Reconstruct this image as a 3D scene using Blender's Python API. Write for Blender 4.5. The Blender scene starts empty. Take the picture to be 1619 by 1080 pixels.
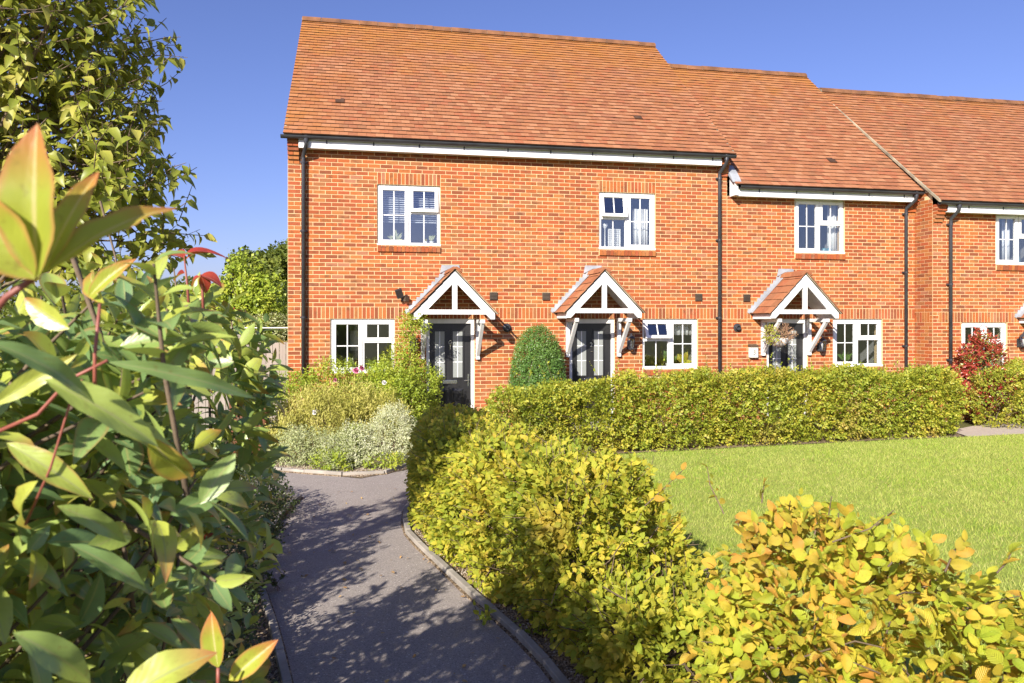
import bpy, math, random
import numpy as np
from mathutils import Vector, Matrix
random.seed(7); rng = np.random.default_rng(7)
R = math.radians
sc = bpy.context.scene
col = sc.collection

# ------------------------------------------------------------------ camera, sky, sun, exposure
TH = R(11.172); CAM = Vector((0.0, -14.5, 2.15)); FPX = 1193.0; CX = 809.5; HY = 507.0
cd = bpy.data.cameras.new('camera'); cam = bpy.data.objects.new('camera', cd); col.objects.link(cam)
cam.location = CAM; cam.rotation_euler = (R(90), 0, -TH)
cd.sensor_width = 36.0; cd.lens = FPX / 1619.0 * 36.0
cd.shift_y = -(540.0 - HY) / 1619.0
cd.clip_start = 0.05; cd.clip_end = 2000
cd.dof.use_dof = True; cd.dof.focus_distance = 9.0; cd.dof.aperture_fstop = 8.0
sc.camera = cam

SUNV = Vector((-.535, -.75, .49)).normalized()            # towards the sun
sun_el = math.asin(SUNV.z); sun_az = math.atan2(SUNV.x, SUNV.y)
w = bpy.data.worlds.new('World'); sc.world = w; w.use_nodes = True
wn = w.node_tree; bg = wn.nodes['Background']
sky = wn.nodes.new('ShaderNodeTexSky'); sky.sky_type = 'NISHITA'; sky.sun_disc = False
sky.sun_elevation = sun_el; sky.sun_rotation = sun_az
sky.altitude = 0; sky.air_density = 1.0; sky.dust_density = 0.8; sky.ozone_density = 2.6
tint = wn.nodes.new('ShaderNodeMix'); tint.data_type = 'RGBA'; tint.blend_type = 'MULTIPLY'; tint.inputs[0].default_value = 1.0
tint.inputs[7].default_value = (.395, .375, .555, 1)          # the photograph's sky is a deep violet blue all over
wn.links.new(sky.outputs[0], tint.inputs[6]); wn.links.new(tint.outputs[2], bg.inputs[0]); bg.inputs[1].default_value = 0.15
sl = bpy.data.lights.new('sun', 'SUN'); sl.energy = 5.0; sl.angle = R(.53); sl.color = (1.0, .93, .82)
so = bpy.data.objects.new('sun', sl); col.objects.link(so); so.location = (-20, -30, 20)
so.rotation_euler = (-SUNV).to_track_quat('-Z', 'Y').to_euler()
sc.view_settings.view_transform = 'Standard'; sc.view_settings.look = 'None'
sc.view_settings.exposure = 0.97; sc.view_settings.gamma = 1.0; sc.view_settings.use_curve_mapping = False
sc.render.engine = 'CYCLES'
sc.cycles.use_denoising = True
sc.cycles.max_bounces = 7; sc.cycles.diffuse_bounces = 3; sc.cycles.glossy_bounces = 3
sc.cycles.transmission_bounces = 5; sc.cycles.transparent_max_bounces = 8
sc.cycles.sample_clamp_indirect = 6.0

# photo pixel -> direction (used to read positions off the walls and the ground)
def ray(x, y):
    a = (x - CX) / FPX; b = (HY - y) / FPX
    return Vector((math.sin(TH) + a * math.cos(TH), math.cos(TH) - a * math.sin(TH), b))
def at_depth(x, y, d): return CAM + ray(x, y) * d
def at_wall(x, y, Y):
    r = ray(x, y); return CAM + r * ((Y - CAM.y) / r.y)
def at_ground(x, y, Z=0.0):
    r = ray(x, y); return CAM + r * ((Z - CAM.z) / r.z)

# ------------------------------------------------------------------ materials
class NT:
    def __init__(s, name):
        s.m = bpy.data.materials.new(name); s.m.use_nodes = True; s.t = s.m.node_tree
        s.t.nodes.clear(); s.out = s.n('ShaderNodeOutputMaterial')
    def n(s, typ, ins=None, **kw):
        nd = s.t.nodes.new(typ)
        for k, v in kw.items(): setattr(nd, k, v)
        for k, v in (ins or {}).items():
            if isinstance(v, bpy.types.NodeSocket): s.t.links.new(v, nd.inputs[k])
            else: nd.inputs[k].default_value = v
        return nd
    def math(s, op, a, b=0.0, c=0.0, clamp=False):
        return s.n('ShaderNodeMath', {0: a, 1: b, 2: c}, operation=op, use_clamp=clamp).outputs[0]
    def pos(s): return s.n('ShaderNodeNewGeometry').outputs['Position']
    def rnd(s, mul=1.0):
        a = s.n('ShaderNodeNewGeometry').outputs['Random Per Island']
        b = s.n('ShaderNodeObjectInfo').outputs['Random']
        return s.math('FRACT', s.math('MULTIPLY', s.math('ADD', a, b), mul))
    def noise(s, scale, vec=None, detail=3.0, rough=.55, stretch=None):
        v = vec if vec is not None else s.pos()
        if stretch: v = s.n('ShaderNodeMapping', {0: v, 'Scale': stretch}).outputs[0]
        return s.n('ShaderNodeTexNoise', {'Vector': v, 'Scale': scale, 'Detail': detail, 'Roughness': rough}).outputs[0]
    def ramp(s, fac, stops, interp='LINEAR'):
        r = s.n('ShaderNodeValToRGB', {0: fac}); cr = r.color_ramp; cr.interpolation = interp
        while len(cr.elements) < len(stops): cr.elements.new(.5)
        for e, (p, c) in zip(cr.elements, stops):
            e.position = p; e.color = (c, c, c, 1) if isinstance(c, (int, float)) else (*c, 1)
        return r.outputs[0]
    def mix(s, fac, a, b, mode='MIX'):
        m = s.n('ShaderNodeMix', data_type='RGBA', blend_type=mode)
        for i, v in ((0, fac), (6, a), (7, b)):
            if isinstance(v, bpy.types.NodeSocket): s.t.links.new(v, m.inputs[i])
            elif i == 0: m.inputs[0].default_value = v
            else: m.inputs[i].default_value = (*v, 1)
        return m.outputs[2]
    def bump(s, h, strength=.3, dist=.01):
        return s.n('ShaderNodeBump', {'Height': h, 'Strength': strength, 'Distance': dist}).outputs[0]
    def bsdf(s, color, rough=.6, spec=.5, metal=0.0, normal=None, **extra):
        b = s.n('ShaderNodeBsdfPrincipled')
        def put(k, v):
            if isinstance(v, bpy.types.NodeSocket): s.t.links.new(v, b.inputs[k])
            else: b.inputs[k].default_value = v
        put('Base Color', color if isinstance(color, bpy.types.NodeSocket) else (*color, 1))
        put('Roughness', rough); put('Specular IOR Level', spec); put('Metallic', metal)
        if normal is not None: put('Normal', normal)
        for k, v in extra.items(): put(k, v)
        return b.outputs[0]
    def done(s, sh): s.t.links.new(sh, s.out.inputs[0]); return s.m

def plain(name, c, rough=.5, metal=0.0, spec=.5, var=.12, bscale=60, bstr=.08):
    t = NT(name); nz = t.noise(3.0, detail=5)
    c2 = tuple(x * (1 - var * 2) for x in c)
    cc = t.mix(t.ramp(nz, [(.35, 0.0), (.65, 1.0)]), c2, c)
    return t.done(t.bsdf(cc, rough, spec, metal, t.bump(t.noise(bscale), bstr, .004)))

M = {}
def brick_color(t, r):
    base = t.ramp(r, [(0, (.37, .098, .028)), (.16, (.30, .076, .028)), (.32, (.38, .120, .033)), (.48, (.35, .085, .032)),
                      (.62, (.30, .115, .045)), (.76, (.38, .145, .045)), (.88, (.22, .065, .028)), (.96, (.34, .14, .075)), (1.0, (.2, .07, .03))], 'CONSTANT')
    p = t.pos()
    shift = t.n('ShaderNodeCombineXYZ', {0: t.math('MULTIPLY', r, 37.0), 1: t.math('MULTIPLY', r, 11.0), 2: 0.0}).outputs[0]
    pv = t.n('ShaderNodeVectorMath', {0: p, 1: shift}, operation='ADD').outputs[0]
    n1 = t.noise(4.5, pv, 4, .6, (1.0, 1.0, 1.6)); n2 = t.noise(6.0, t.n('ShaderNodeVectorMath', {0: pv, 1: (9, 3, 5)}, operation='ADD').outputs[0], 4, .65, (1, 1, 1.8))
    c = t.mix(t.ramp(n1, [(.54, 0.0), (.70, .8)]), base, (.13, .055, .026))
    c = t.mix(t.ramp(n2, [(.60, 0.0), (.76, .38)]), c, (.46, .20, .10))
    c = t.mix(t.ramp(t.noise(1.0, detail=5, rough=.7, stretch=(2.6, 2.6, .3)), [(.56, 0.0), (.74, .35)]), c, (.15, .06, .028))
    c = t.mix(t.ramp(t.noise(.75, detail=6, rough=.75), [(.56, 0.0), (.78, .45)]), c, (.46, .25, .16))
    c = t.mix(t.ramp(t.noise(120.0), [(.3, .22), (.7, 0.0)]), c, (.17, .05, .02))
    return c
t = NT('red_brick'); r_ = t.rnd(7.31)
M['brick'] = t.done(t.bsdf(brick_color(t, r_), .85, .25, 0, t.bump(t.noise(90, detail=5), .5, .004)))
t = NT('mortar')
M['mortar'] = t.done(t.bsdf(t.mix(t.noise(14.0, detail=5), (.56, .39, .20), (.76, .57, .33)), .95, .1, 0, t.bump(t.noise(200), .4, .003)))
t = NT('brick_courses')                                    # the sides and backs that the photograph cannot show
sp = t.n('ShaderNodeSeparateXYZ', {0: t.pos()})
bt = t.n('ShaderNodeTexBrick', {'Vector': t.n('ShaderNodeCombineXYZ', {0: t.math('ADD', sp.outputs[0], sp.outputs[1]), 1: sp.outputs[2], 2: 0.0}).outputs[0],
     'Color1': (.34, .085, .025, 1), 'Color2': (.28, .07, .025, 1), 'Mortar': (.7, .56, .35, 1), 'Scale': 1.0, 'Mortar Size': .006, 'Brick Width': .225, 'Row Height': .075})
M['brick_far'] = t.done(t.bsdf(bt.outputs[0], .9, .2, 0, t.bump(bt.outputs[1], -.4, .005)))
def tile_material(name, lichen):
    t = NT(name); r_ = t.rnd(5.77)
    base = t.ramp(r_, [(0, (.305, .118, .052)), (.2, (.335, .138, .064)), (.4, (.27, .100, .046)), (.55, (.365, .162, .078)), (.7, (.315, .125, .053)), (.85, (.31, .104, .046)), (.95, (.255, .108, .050))], 'CONSTANT')
    c = t.mix(t.ramp(t.noise(22.0, detail=5), [(.45, 0.0), (.8, .3)]), base, (.46, .25, .15))
    c = t.mix(t.ramp(t.noise(1.1, detail=6, rough=.7), [(.50, 0.0), (.75, .45)]), c, (.33, .15, .09))
    sx = t.n('ShaderNodeSeparateXYZ', {0: t.pos()})
    nz = t.noise(1.6, detail=7, rough=.72)
    hi = t.math('MULTIPLY', t.math('SUBTRACT', sx.outputs[2], 7.0), .16)
    lf = t.math('MULTIPLY', t.math('SUBTRACT', .3, sx.outputs[0]), .11)
    m = t.math('ADD', nz, t.math('MAXIMUM', hi, lf))
    c = t.mix(t.ramp(m, [(.54, 0.0), (.92, lichen)]), c, (.36, .135, .025))
    m2 = t.math('MULTIPLY', t.ramp(t.noise(18.0, detail=6, rough=.8), [(.52, 0.0), (.66, .7)]), t.ramp(m, [(.62, 0.0), (.95, 1.0)]))
    c = t.mix(m2, c, (.34, .24, .06))
    return t.done(t.bsdf(c, .85, .25, 0, t.bump(t.noise(70, detail=5), .4, .004)))
M['tile'] = tile_material('clay_tile', .8)
M['ridge'] = plain('weathered_ridge_tile', (.24, .105, .045), .9, var=.25, bscale=60, bstr=.4)
M['porch_tile'] = tile_material('porch_clay_tile', .25)
M['tile_tail'] = plain('tile_tail_shade', (.085, .036, .016), .95, var=.3)  # shadow line under each tile course, painted dark onto the tail face
M['tile_bed'] = plain('roof_batten_dark', (.10, .05, .035), .9)
t = NT('white_pvc'); gr = t.noise(2.2, detail=7, rough=.75, stretch=(1, 1, .35))
M['white'] = t.done(t.bsdf(t.mix(t.ramp(gr, [(.48, 0.0), (.72, .45)]), (.76, .76, .755), (.52, .50, .45)), .36, .45, 0, t.bump(t.noise(60), .03, .004)))
M['white_wood'] = plain('white_painted_timber', (.77, .765, .75), .5, var=.10, bscale=35, bstr=.15)
M['black'] = plain('black_pvc', (.045, .046, .052), .30, var=.2, bstr=.03)
M['door'] = None
t = NT('black_woodgrain_door'); g = t.noise(26, stretch=(1, 1, .06), detail=6)
M['door'] = t.done(t.bsdf(t.mix(g, (.012, .012, .013), (.03, .029, .030)), .32, .5, 0, t.bump(g, .35, .004)))
M['chrome'] = plain('brushed_steel', (.72, .71, .69), .25, 1.0, var=.05)
M['lead'] = plain('lead_flashing', (.36, .38, .41), .5, .0, var=.18, bscale=18, bstr=.3)
M['verge'] = plain('verge_mortar', (.42, .36, .25), .95, var=.3, bscale=40, bstr=.6)
M['vent'] = plain('brown_vent', (.085, .06, .04), .6, var=.2)
M['room'] = plain('room_paint', (.30, .29, .28), .9, var=.05)
M['curtain'] = plain('white_curtain', (.80, .79, .76), .9, var=.08)
M['blind'] = plain('blind_slat', (.72, .74, .78), .5, var=.05)
M['pot'] = plain('white_pot', (.7, .7, .68), .5)
M['blue'] = plain('blue_glass', (.12, .28, .34), .15)
M['soil'] = None
def glass(name, refl, tint):
    t = NT(name)
    tr = t.n('ShaderNodeBsdfTransparent', {0: (*tint, 1)}).outputs[0]
    gl = t.n('ShaderNodeBsdfGlossy', {0: (1, 1, 1, 1), 'Roughness': .01}).outputs[0]
    lw = t.n('ShaderNodeLayerWeight', {0: .25}).outputs['Fresnel']
    f = t.math('ADD', lw, refl, clamp=True)
    return t.done(t.n('ShaderNodeMixShader', {0: f, 1: tr, 2: gl}).outputs[0])
M['glass'] = glass('window_glass', .12, (.93, .95, .96))
t = NT('obscure_glass')
M['obscure'] = t.done(t.bsdf((.26, .275, .265), .12, .6, 0, t.bump(t.noise(60), .5, .003)))

t = NT('asphalt')
nz = t.noise(420.0, detail=2); big = t.noise(1.3, detail=5)
c = t.mix(t.ramp(nz, [(.35, 0.0), (.65, 1.0)]), (.265, .228, .208), (.41, .362, .325))
c = t.mix(t.ramp(big, [(.35, .35), (.7, 0.0)]), c, (.25, .215, .195))
vv = t.n('ShaderNodeTexVoronoi', {'Vector': t.pos(), 'Scale': 130.0})
c = t.mix(t.ramp(vv.outputs['Color'], [(.25, .55), (.45, 0.0)]), c, (.15, .13, .12))
c = t.mix(t.ramp(t.noise(60.0, detail=1), [(.70, 0.0), (.73, .9)]), c, (.70, .65, .58))
c = t.mix(t.ramp(t.noise(5.0, detail=6, rough=.75), [(.55, 0.0), (.7, .35)]), c, (.20, .18, .165))
M['asphalt'] = t.done(t.bsdf(c, .85, .3, 0, t.bump(t.noise(300, detail=3), .6, .006)))
M['kerb'] = plain('concrete_edging', (.37, .33, .28), .9, var=.2, bscale=120, bstr=.4)
t = NT('pale_paving')
M['paving'] = t.done(t.bsdf(t.mix(t.noise(9, detail=6), (.36, .30, .25), (.48, .42, .36)), .9, .2, 0, t.bump(t.noise(150), .3, .004)))
t = NT('bark_and_grit_soil'); v = t.n('ShaderNodeTexVoronoi', {'Vector': t.pos(), 'Scale': 55.0})
M['soil'] = t.done(t.bsdf(t.mix(t.ramp(v.outputs['Color'], [(.2, 0.0), (.9, 1.0)]), (.09, .06, .035), (.38, .29, .19)), .95, .15, 0, t.bump(v.outputs[0], .8, .015)))
t = NT('rough_ground')
M['ground'] = t.done(t.bsdf(t.mix(t.noise(.7, detail=6), (.07, .085, .025), (.13, .12, .05)), .95, .1))
t = NT('lawn_base')
c = t.mix(t.noise(1.2, detail=6, rough=.7), (.22, .29, .05), (.36, .41, .09))
c = t.mix(t.ramp(t.noise(6.0, detail=5), [(.52, 0.0), (.75, .6)]), c, (.46, .40, .15))
M['lawn'] = t.done(t.bsdf(c, .95, .1, 0, t.bump(t.noise(140, detail=3), .8, .02)))
t = NT('grass_blade'); r_ = t.rnd(3.7)
c = t.ramp(r_, [(0, (.19, .33, .035)), (.35, (.30, .43, .045)), (.7, (.42, .50, .08)), (.92, (.58, .54, .17)), (1, (.60, .54, .22))])
c = t.mix(t.ramp(t.noise(.9, detail=5, rough=.65), [(.38, .0), (.72, .6)]), c, (.50, .50, .15))
c = t.mix(t.ramp(t.noise(3.2, detail=6, rough=.75), [(.58, 0.0), (.72, .35)]), c, (.60, .54, .22))
d1 = t.bsdf(c, .6, .25); d2 = t.n('ShaderNodeBsdfTranslucent', {0: c}).outputs[0]
M['grass'] = t.done(t.n('ShaderNodeMixShader', {0: .35, 1: d1, 2: d2}).outputs[0])
M['bark'] = plain('brown_bark', (.20, .14, .09), .9, var=.3, bscale=50, bstr=.6)
M['red_stem'] = plain('red_young_stem', (.34, .10, .07), .5, var=.25)
t = NT('weathered_board'); g = t.noise(20, stretch=(3, 3, .1), detail=6)
M['fence'] = t.done(t.bsdf(t.mix(t.rnd(3.1), t.mix(g, (.17, .145, .125), (.34, .30, .26)), t.mix(g, (.23, .20, .165), (.42, .37, .32))), .9, .2, 0, t.bump(g, .4, .004)))
M['bin'] = plain('brown_bin_plastic', (.17, .065, .03), .5, var=.1)
M['sign'] = plain('off_white_enamel', (.75, .73, .66), .4, var=.03)
M['petal'] = plain('pink_petal', (.68, .22, .36), .6, var=.1)
M['petal_white'] = plain('white_petal', (.80, .78, .74), .6, var=.05)

def leaf_material(name, stops, patch=None, vein=None, tip=None, rough=.45, trans=.35, spec=.4, nscale=2.0, namp=.5, ribs=0, ribc=.28, edge=None, under=None, spots=False):
    """colour by leaf, by patch of plant and along the leaf (u across, v along)"""
    t = NT(name); r_ = t.rnd(9.13)
    nz = t.noise(nscale, detail=4, rough=.6)
    f = t.math('ADD', t.math('MULTIPLY', r_, 1 - namp), t.math('MULTIPLY', t.ramp(nz, [(.3, 0.0), (.7, 1.0)]), namp))
    c = t.ramp(f, stops)
    if patch: c = t.mix(t.ramp(t.noise(patch[1], detail=4, rough=.65), [(patch[2], 0.0), (patch[2] + .12, patch[3])]), c, patch[0])
    uv = t.n('ShaderNodeSeparateXYZ', {0: t.n('ShaderNodeUVMap', uv_map='uv').outputs[0]})
    u, v = uv.outputs[0], uv.outputs[1]
    au = t.math('ABSOLUTE', t.math('SUBTRACT', u, .5))
    if tip: c = t.mix(t.math('MULTIPLY', t.ramp(v, [(.55, 0.0), (1.0, 1.0)]), t.ramp(r_, [(tip[1], 0.0), (tip[1] + .15, tip[2])])), c, tip[0])
    if edge: c = t.mix(t.math('MULTIPLY', t.ramp(au, [(.36, 0.0), (.5, 1.0)]), t.ramp(t.rnd(4.3), [(edge[1], 0.0), (edge[1] + .2, edge[2])])), c, edge[0])
    if spots: c = t.mix(t.ramp(t.noise(95.0, detail=3), [(.60, 0.0), (.72, .45)]), c, (.22, .15, .04))
    if vein: c = t.mix(t.ramp(au, [(.02, vein[1]), (.055, 0.0)]), c, vein[0])
    nrm = None
    if ribs:
        s_ = t.math('SINE', t.math('MULTIPLY', t.math('SUBTRACT', v, t.math('MULTIPLY', au, .55)), ribs * 6.283))
        nrm = t.bump(s_, .7 if ribc > .2 else .12, .0015 if ribc > .2 else .0004)
        c = t.mix(t.ramp(s_, [(.55, 0.0), (1.0, ribc)]), c, (.32, .36, .05))
    d1 = t.bsdf(c, rough, spec, 0, nrm)
    d2 = t.n('ShaderNodeBsdfTranslucent', {0: t.mix(.35, c, (.40, .46, .04))}).outputs[0]
    return t.done(t.n('ShaderNodeMixShader', {0: trans, 1: d1, 2: d2}).outputs[0])
M['photinia'] = leaf_material('photinia_leaf', [(0, (.12, .22, .11)), (.25, (.20, .32, .11)), (.5, (.34, .44, .10)), (.75, (.50, .55, .09)), (1, (.56, .57, .09))],
                              vein=((.36, .38, .14), .75), tip=((.50, .10, .06), .72, .8), edge=((.50, .16, .08), .7, .5), rough=.36, trans=.32, spec=.8, nscale=1.5, namp=.35, ribs=9, ribc=.03, spots=True)
M['photinia_young'] = leaf_material('young_photinia_leaf', [(0, (.30, .36, .04)), (.6, (.44, .47, .06)), (1, (.55, .52, .09))], vein=((.62, .55, .22), .8), tip=((.62, .14, .07), -.2, .9), edge=((.60, .22, .10), -.3, .7), rough=.4, trans=.42, spec=.35, ribs=9, ribc=.05, spots=True)
M['photinia_red'] = leaf_material('red_young_leaf', [(0, (.20, .025, .02)), (.5, (.38, .045, .035)), (.8, (.5, .08, .06)), (1, (.50, .2, .1))], vein=((.6, .25, .15), .5), rough=.25, trans=.4, spec=.6)
M['horn_mid'] = leaf_material('hornbeam_leaf_yellow_green', [(0, (.17, .25, .025)), (.25, (.33, .40, .035)), (.55, (.52, .51, .05)), (.8, (.66, .54, .055)), (1, (.66, .42, .08))],
                              patch=((.55, .30, .06), 1.4, .60, .55), rough=.5, trans=.38, ribs=8, nscale=1.6, namp=.4, spots=True)
M['horn_near'] = leaf_material('hornbeam_leaf_autumn', [(0, (.30, .40, .035)), (.25, (.48, .53, .045)), (.5, (.64, .56, .055)), (.70, (.72, .46, .06)), (.88, (.66, .29, .06)), (1, (.46, .2, .09))],
                              patch=((.62, .28, .06), 1.7, .57, .55), rough=.5, trans=.38, ribs=9, nscale=2.0, namp=.35, spots=True)
M['horn_far'] = leaf_material('hornbeam_leaf_far', [(0, (.13, .19, .025)), (.3, (.25, .31, .03)), (.6, (.39, .40, .045)), (.85, (.53, .45, .05)), (1, (.56, .36, .08))],
                              patch=((.54, .33, .12), 1.1, .57, .6), rough=.5, trans=.36, nscale=1.4, namp=.45)
M['cherry'] = leaf_material('cherry_leaf', [(0, (.20, .24, .03)), (.35, (.30, .34, .045)), (.7, (.42, .42, .07)), (.93, (.52, .44, .12)), (1, (.56, .2, .05))],
                              vein=((.30, .30, .08), .5), rough=.42, trans=.38, nscale=1.2, namp=.3, edge=((.40, .2, .06), .6, .45))
M['topiary'] = leaf_material('box_leaf', [(0, (.06, .15, .03)), (.5, (.12, .23, .045)), (1, (.22, .33, .08))], rough=.35, trans=.25, spec=.5)
M['rose'] = leaf_material('rose_leaf', [(0, (.18, .27, .03)), (.5, (.34, .42, .04)), (.85, (.48, .50, .06)), (1, (.62, .45, .06))], rough=.45, trans=.35)
M['broom'] = leaf_material('fine_yellow_leaf', [(0, (.26, .27, .05)), (.4, (.46, .44, .09)), (.75, (.60, .54, .15)), (1, (.68, .58, .26))], rough=.6, trans=.3, nscale=3)
M['silver'] = leaf_material('silver_leaf', [(0, (.28, .33, .14)), (.4, (.50, .53, .28)), (.75, (.68, .68, .46)), (1, (.78, .77, .6))], rough=.7, trans=.25, nscale=4)
M['sage'] = leaf_material('grey_green_leaf', [(0, (.20, .25, .08)), (.5, (.38, .42, .18)), (1, (.6, .6, .4))], rough=.7, trans=.25, nscale=4)
M['cover'] = leaf_material('dark_cover_leaf', [(0, (.03, .05, .018)), (.6, (.06, .09, .025)), (1, (.14, .13, .05))], rough=.4, trans=.2)
M['oak'] = leaf_material('oak_leaf', [(0, (.05, .075, .012)), (.5, (.11, .145, .018)), (1, (.24, .26, .035))], rough=.6, trans=.3, nscale=.8, namp=.55)
M['heather'] = leaf_material('dry_flower', [(0, (.28, .13, .09)), (.5, (.45, .26, .16)), (1, (.50, .40, .20))], rough=.7, trans=.3)
M['litter'] = leaf_material('fallen_leaf', [(0, (.22, .11, .05)), (.5, (.42, .25, .10)), (1, (.55, .42, .15))], rough=.8, trans=.15)

# ------------------------------------------------------------------ object helpers
WLOC = {}
def wl(o): return WLOC.get(o.name, Vector((0, 0, 0)))
def attach(o, parent):
    o.parent = parent; o.matrix_parent_inverse = Matrix.Translation(-wl(parent))
def props(o, label=None, cat=None, group=None, kind=None):
    for k, v in (('label', label), ('category', cat), ('group', group), ('kind', kind)):
        if v: o[k] = v
    return o
def place(name, me, parent=None, loc=None):
    o = bpy.data.objects.new(name, me); col.objects.link(o)
    if loc is not None: o.location = loc; WLOC[o.name] = Vector(loc)
    if parent is not None: attach(o, parent)
    return o
def thing(name, loc, label, cat, group=None):
    o = bpy.data.objects.new(name, None); col.objects.link(o); o.empty_display_size = .2
    o.location = loc; WLOC[o.name] = Vector(loc)
    return props(o, label, cat, group)
def recentre(V):
    V = np.asarray(V, float); lo, hi = V.min(0), V.max(0)
    c = np.array([(lo[0] + hi[0]) / 2, (lo[1] + hi[1]) / 2, lo[2]])
    return V - c, c
class MB:
    """collects shapes for one mesh object"""
    def __init__(s): s.v = []; s.f = []; s.T = None
    def add(s, vs, fs):
        b = len(s.v)
        s.v += [tuple(s.T @ Vector(p)) if s.T is not None else tuple(p) for p in vs]
        s.f += [tuple(i + b for i in f) for f in fs]
    def box(s, x0, x1, y0, y1, z0, z1, back=True):
        v = [(x0, y0, z0), (x1, y0, z0), (x1, y1, z0), (x0, y1, z0), (x0, y0, z1), (x1, y0, z1), (x1, y1, z1), (x0, y1, z1)]
        f = [(0, 1, 5, 4), (1, 2, 6, 5), (3, 0, 4, 7), (4, 5, 6, 7), (3, 2, 1, 0)]
        if back: f.append((2, 3, 7, 6))
        s.add(v, f)
    def prism(s, poly, axis, a, b):
        """poly of 2-D points extruded along axis: 'y' takes (x,z), 'x' takes (y,z), 'z' takes (x,y)"""
        mk = {'y': lambda p, q: (p[0], q, p[1]), 'x': lambda p, q: (q, p[0], p[1]), 'z': lambda p, q: (p[0], p[1], q)}[axis]
        n = len(poly); v = [mk(p, a) for p in poly] + [mk(p, b) for p in poly]
        s.add(v, [tuple(range(n))[::-1], tuple(range(n, 2 * n))] + [(i, (i + 1) % n, n + (i + 1) % n, n + i) for i in range(n)])
    def tube(s, pts, rad, n=8, caps=True):
        pts = [Vector(p) for p in pts]; rad = rad if isinstance(rad, (list, tuple)) else [rad] * len(pts)
        rings = []; u = None
        for i, p in enumerate(pts):
            d = (pts[min(i + 1, len(pts) - 1)] - pts[max(i - 1, 0)]).normalized()
            if u is None: u = d.orthogonal().normalized()
            u = (u - d * u.dot(d)).normalized(); w_ = d.cross(u)
            rings.append([p + (u * math.cos(2 * math.pi * k / n) + w_ * math.sin(2 * math.pi * k / n)) * rad[i] for k in range(n)])
        v = [q for r in rings for q in r]; f = []
        for i in range(len(rings) - 1):
            for k in range(n): f.append((i * n + k, i * n + (k + 1) % n, (i + 1) * n + (k + 1) % n, (i + 1) * n + k))
        if caps: f += [tuple(range(n))[::-1], tuple(range(len(v) - n, len(v)))]
        s.add(v, f)
    def lathe(s, prof, c, n=16):
        v = []; f = []
        for r_, z in prof: v += [(c[0] + r_ * math.cos(2 * math.pi * k / n), c[1] + r_ * math.sin(2 * math.pi * k / n), c[2] + z) for k in range(n)]
        for i in range(len(prof) - 1):
            for k in range(n): f.append((i * n + k, i * n + (k + 1) % n, (i + 1) * n + (k + 1) % n, (i + 1) * n + k))
        f += [tuple(range(n))[::-1], tuple(range(len(v) - n, len(v)))]
        s.add(v, f)
    def build(s, name, mat, parent=None, smooth=False, **pr):
        V, c = recentre(s.v); me = bpy.data.meshes.new(name); me.from_pydata(V.tolist(), [], s.f); me.materials.append(mat)
        if smooth: me.polygons.foreach_set('use_smooth', [True] * len(me.polygons))
        me.update(); return props(place(name, me, parent, c), **pr)
def quick(name, mat, parent, *boxes, **pr):
    m = MB()
    for b in boxes: m.box(*b)
    return m.build(name, mat, parent, **pr)
def np_mesh(name, V, F, mat, uv=None, smooth=True):
    """V (n,3), F (m,k): one mesh from arrays; uv per vertex"""
    V = np.ascontiguousarray(V, np.float32); F = np.ascontiguousarray(F, np.int32); m, k = F.shape
    me = bpy.data.meshes.new(name); me.vertices.add(len(V)); me.vertices.foreach_set('co', V.ravel())
    me.loops.add(m * k); me.loops.foreach_set('vertex_index', F.ravel())
    me.polygons.add(m); me.polygons.foreach_set('loop_start', np.arange(0, m * k, k, dtype=np.int32))
    if uv is not None:
        l = me.uv_layers.new(name='uv'); l.data.foreach_set('uv', np.ascontiguousarray(uv, np.float32)[F.ravel()].ravel())
    me.materials.append(mat); me.update(calc_edges=True)
    if smooth: me.polygons.foreach_set('use_smooth', np.ones(m, dtype=bool))
    return me
def bevel(o, wd=.004):
    b = o.modifiers.new('bevel', 'BEVEL'); b.width = wd; b.segments = 2; b.limit_method = 'ANGLE'; return o

# ------------------------------------------------------------------ the setting: ground, lawn, path, kerbs, beds
def sheet(name, poly, z, mat, kind='structure', **pr):
    m = MB(); m.add([(x, y, z) for x, y in poly], [tuple(range(len(poly)))])
    o = m.build(name, mat, None); props(o, kind=kind, **pr); return o
sheet('ground', [(-700, -700), (700, -700), (700, 700), (-700, 700)], -.02, M['ground'])
KR = [(1.55, -3.1), (1.12, -4.3), (.62, -5.3), (.48, -5.9), (.43, -6.45), (.44, -6.96), (.64, -7.8), (.81, -8.62), (.99, -9.28), (1.09, -9.81), (1.16, -10.17), (1.18, -11.0), (1.0, -12.0), (.8, -13.0), (.75, -15.5)]
KL = [(-.75, -5.05), (-.83, -5.4), (-.90, -6.1), (-.93, -7.1), (-.88, -7.92), (-.68, -8.72), (-.54, -9.39), (-.45, -9.85), (-.33, -10.6), (-.32, -11.6), (-.45, -12.6), (-.55, -14), (-.6, -15.5)]
BED = [(-1.3, -3.2), (-.03, -4.04), (.68, -3.52), (1.22, -.9), (1.22, -.05)]
sheet('path', KR + KL[::-1] + [(-3.2, -4.55), (-3.3, -2.6), (-1.3, -3.2)] + BED[1:] + [(2.15, -.05), (2.1, -1.2), (1.9, -2.2)], .004, M['asphalt'])
LAWN = [(1.6, -3.2), (2.4, -3.0), (4.2, -2.95), (6.6, -2.75), (9.2, -2.56), (10.9, -2.5), (12.3, -2.4), (18, -2.0), (24, -1.7), (24, -16), (2.2, -16), (2.0, -12.6), (1.9, -11), (2.0, -9.6), (1.6, -8.2), (1.35, -6.5), (1.3, -5)]
sheet('lawn', LAWN, .008, M['lawn'])
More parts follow.
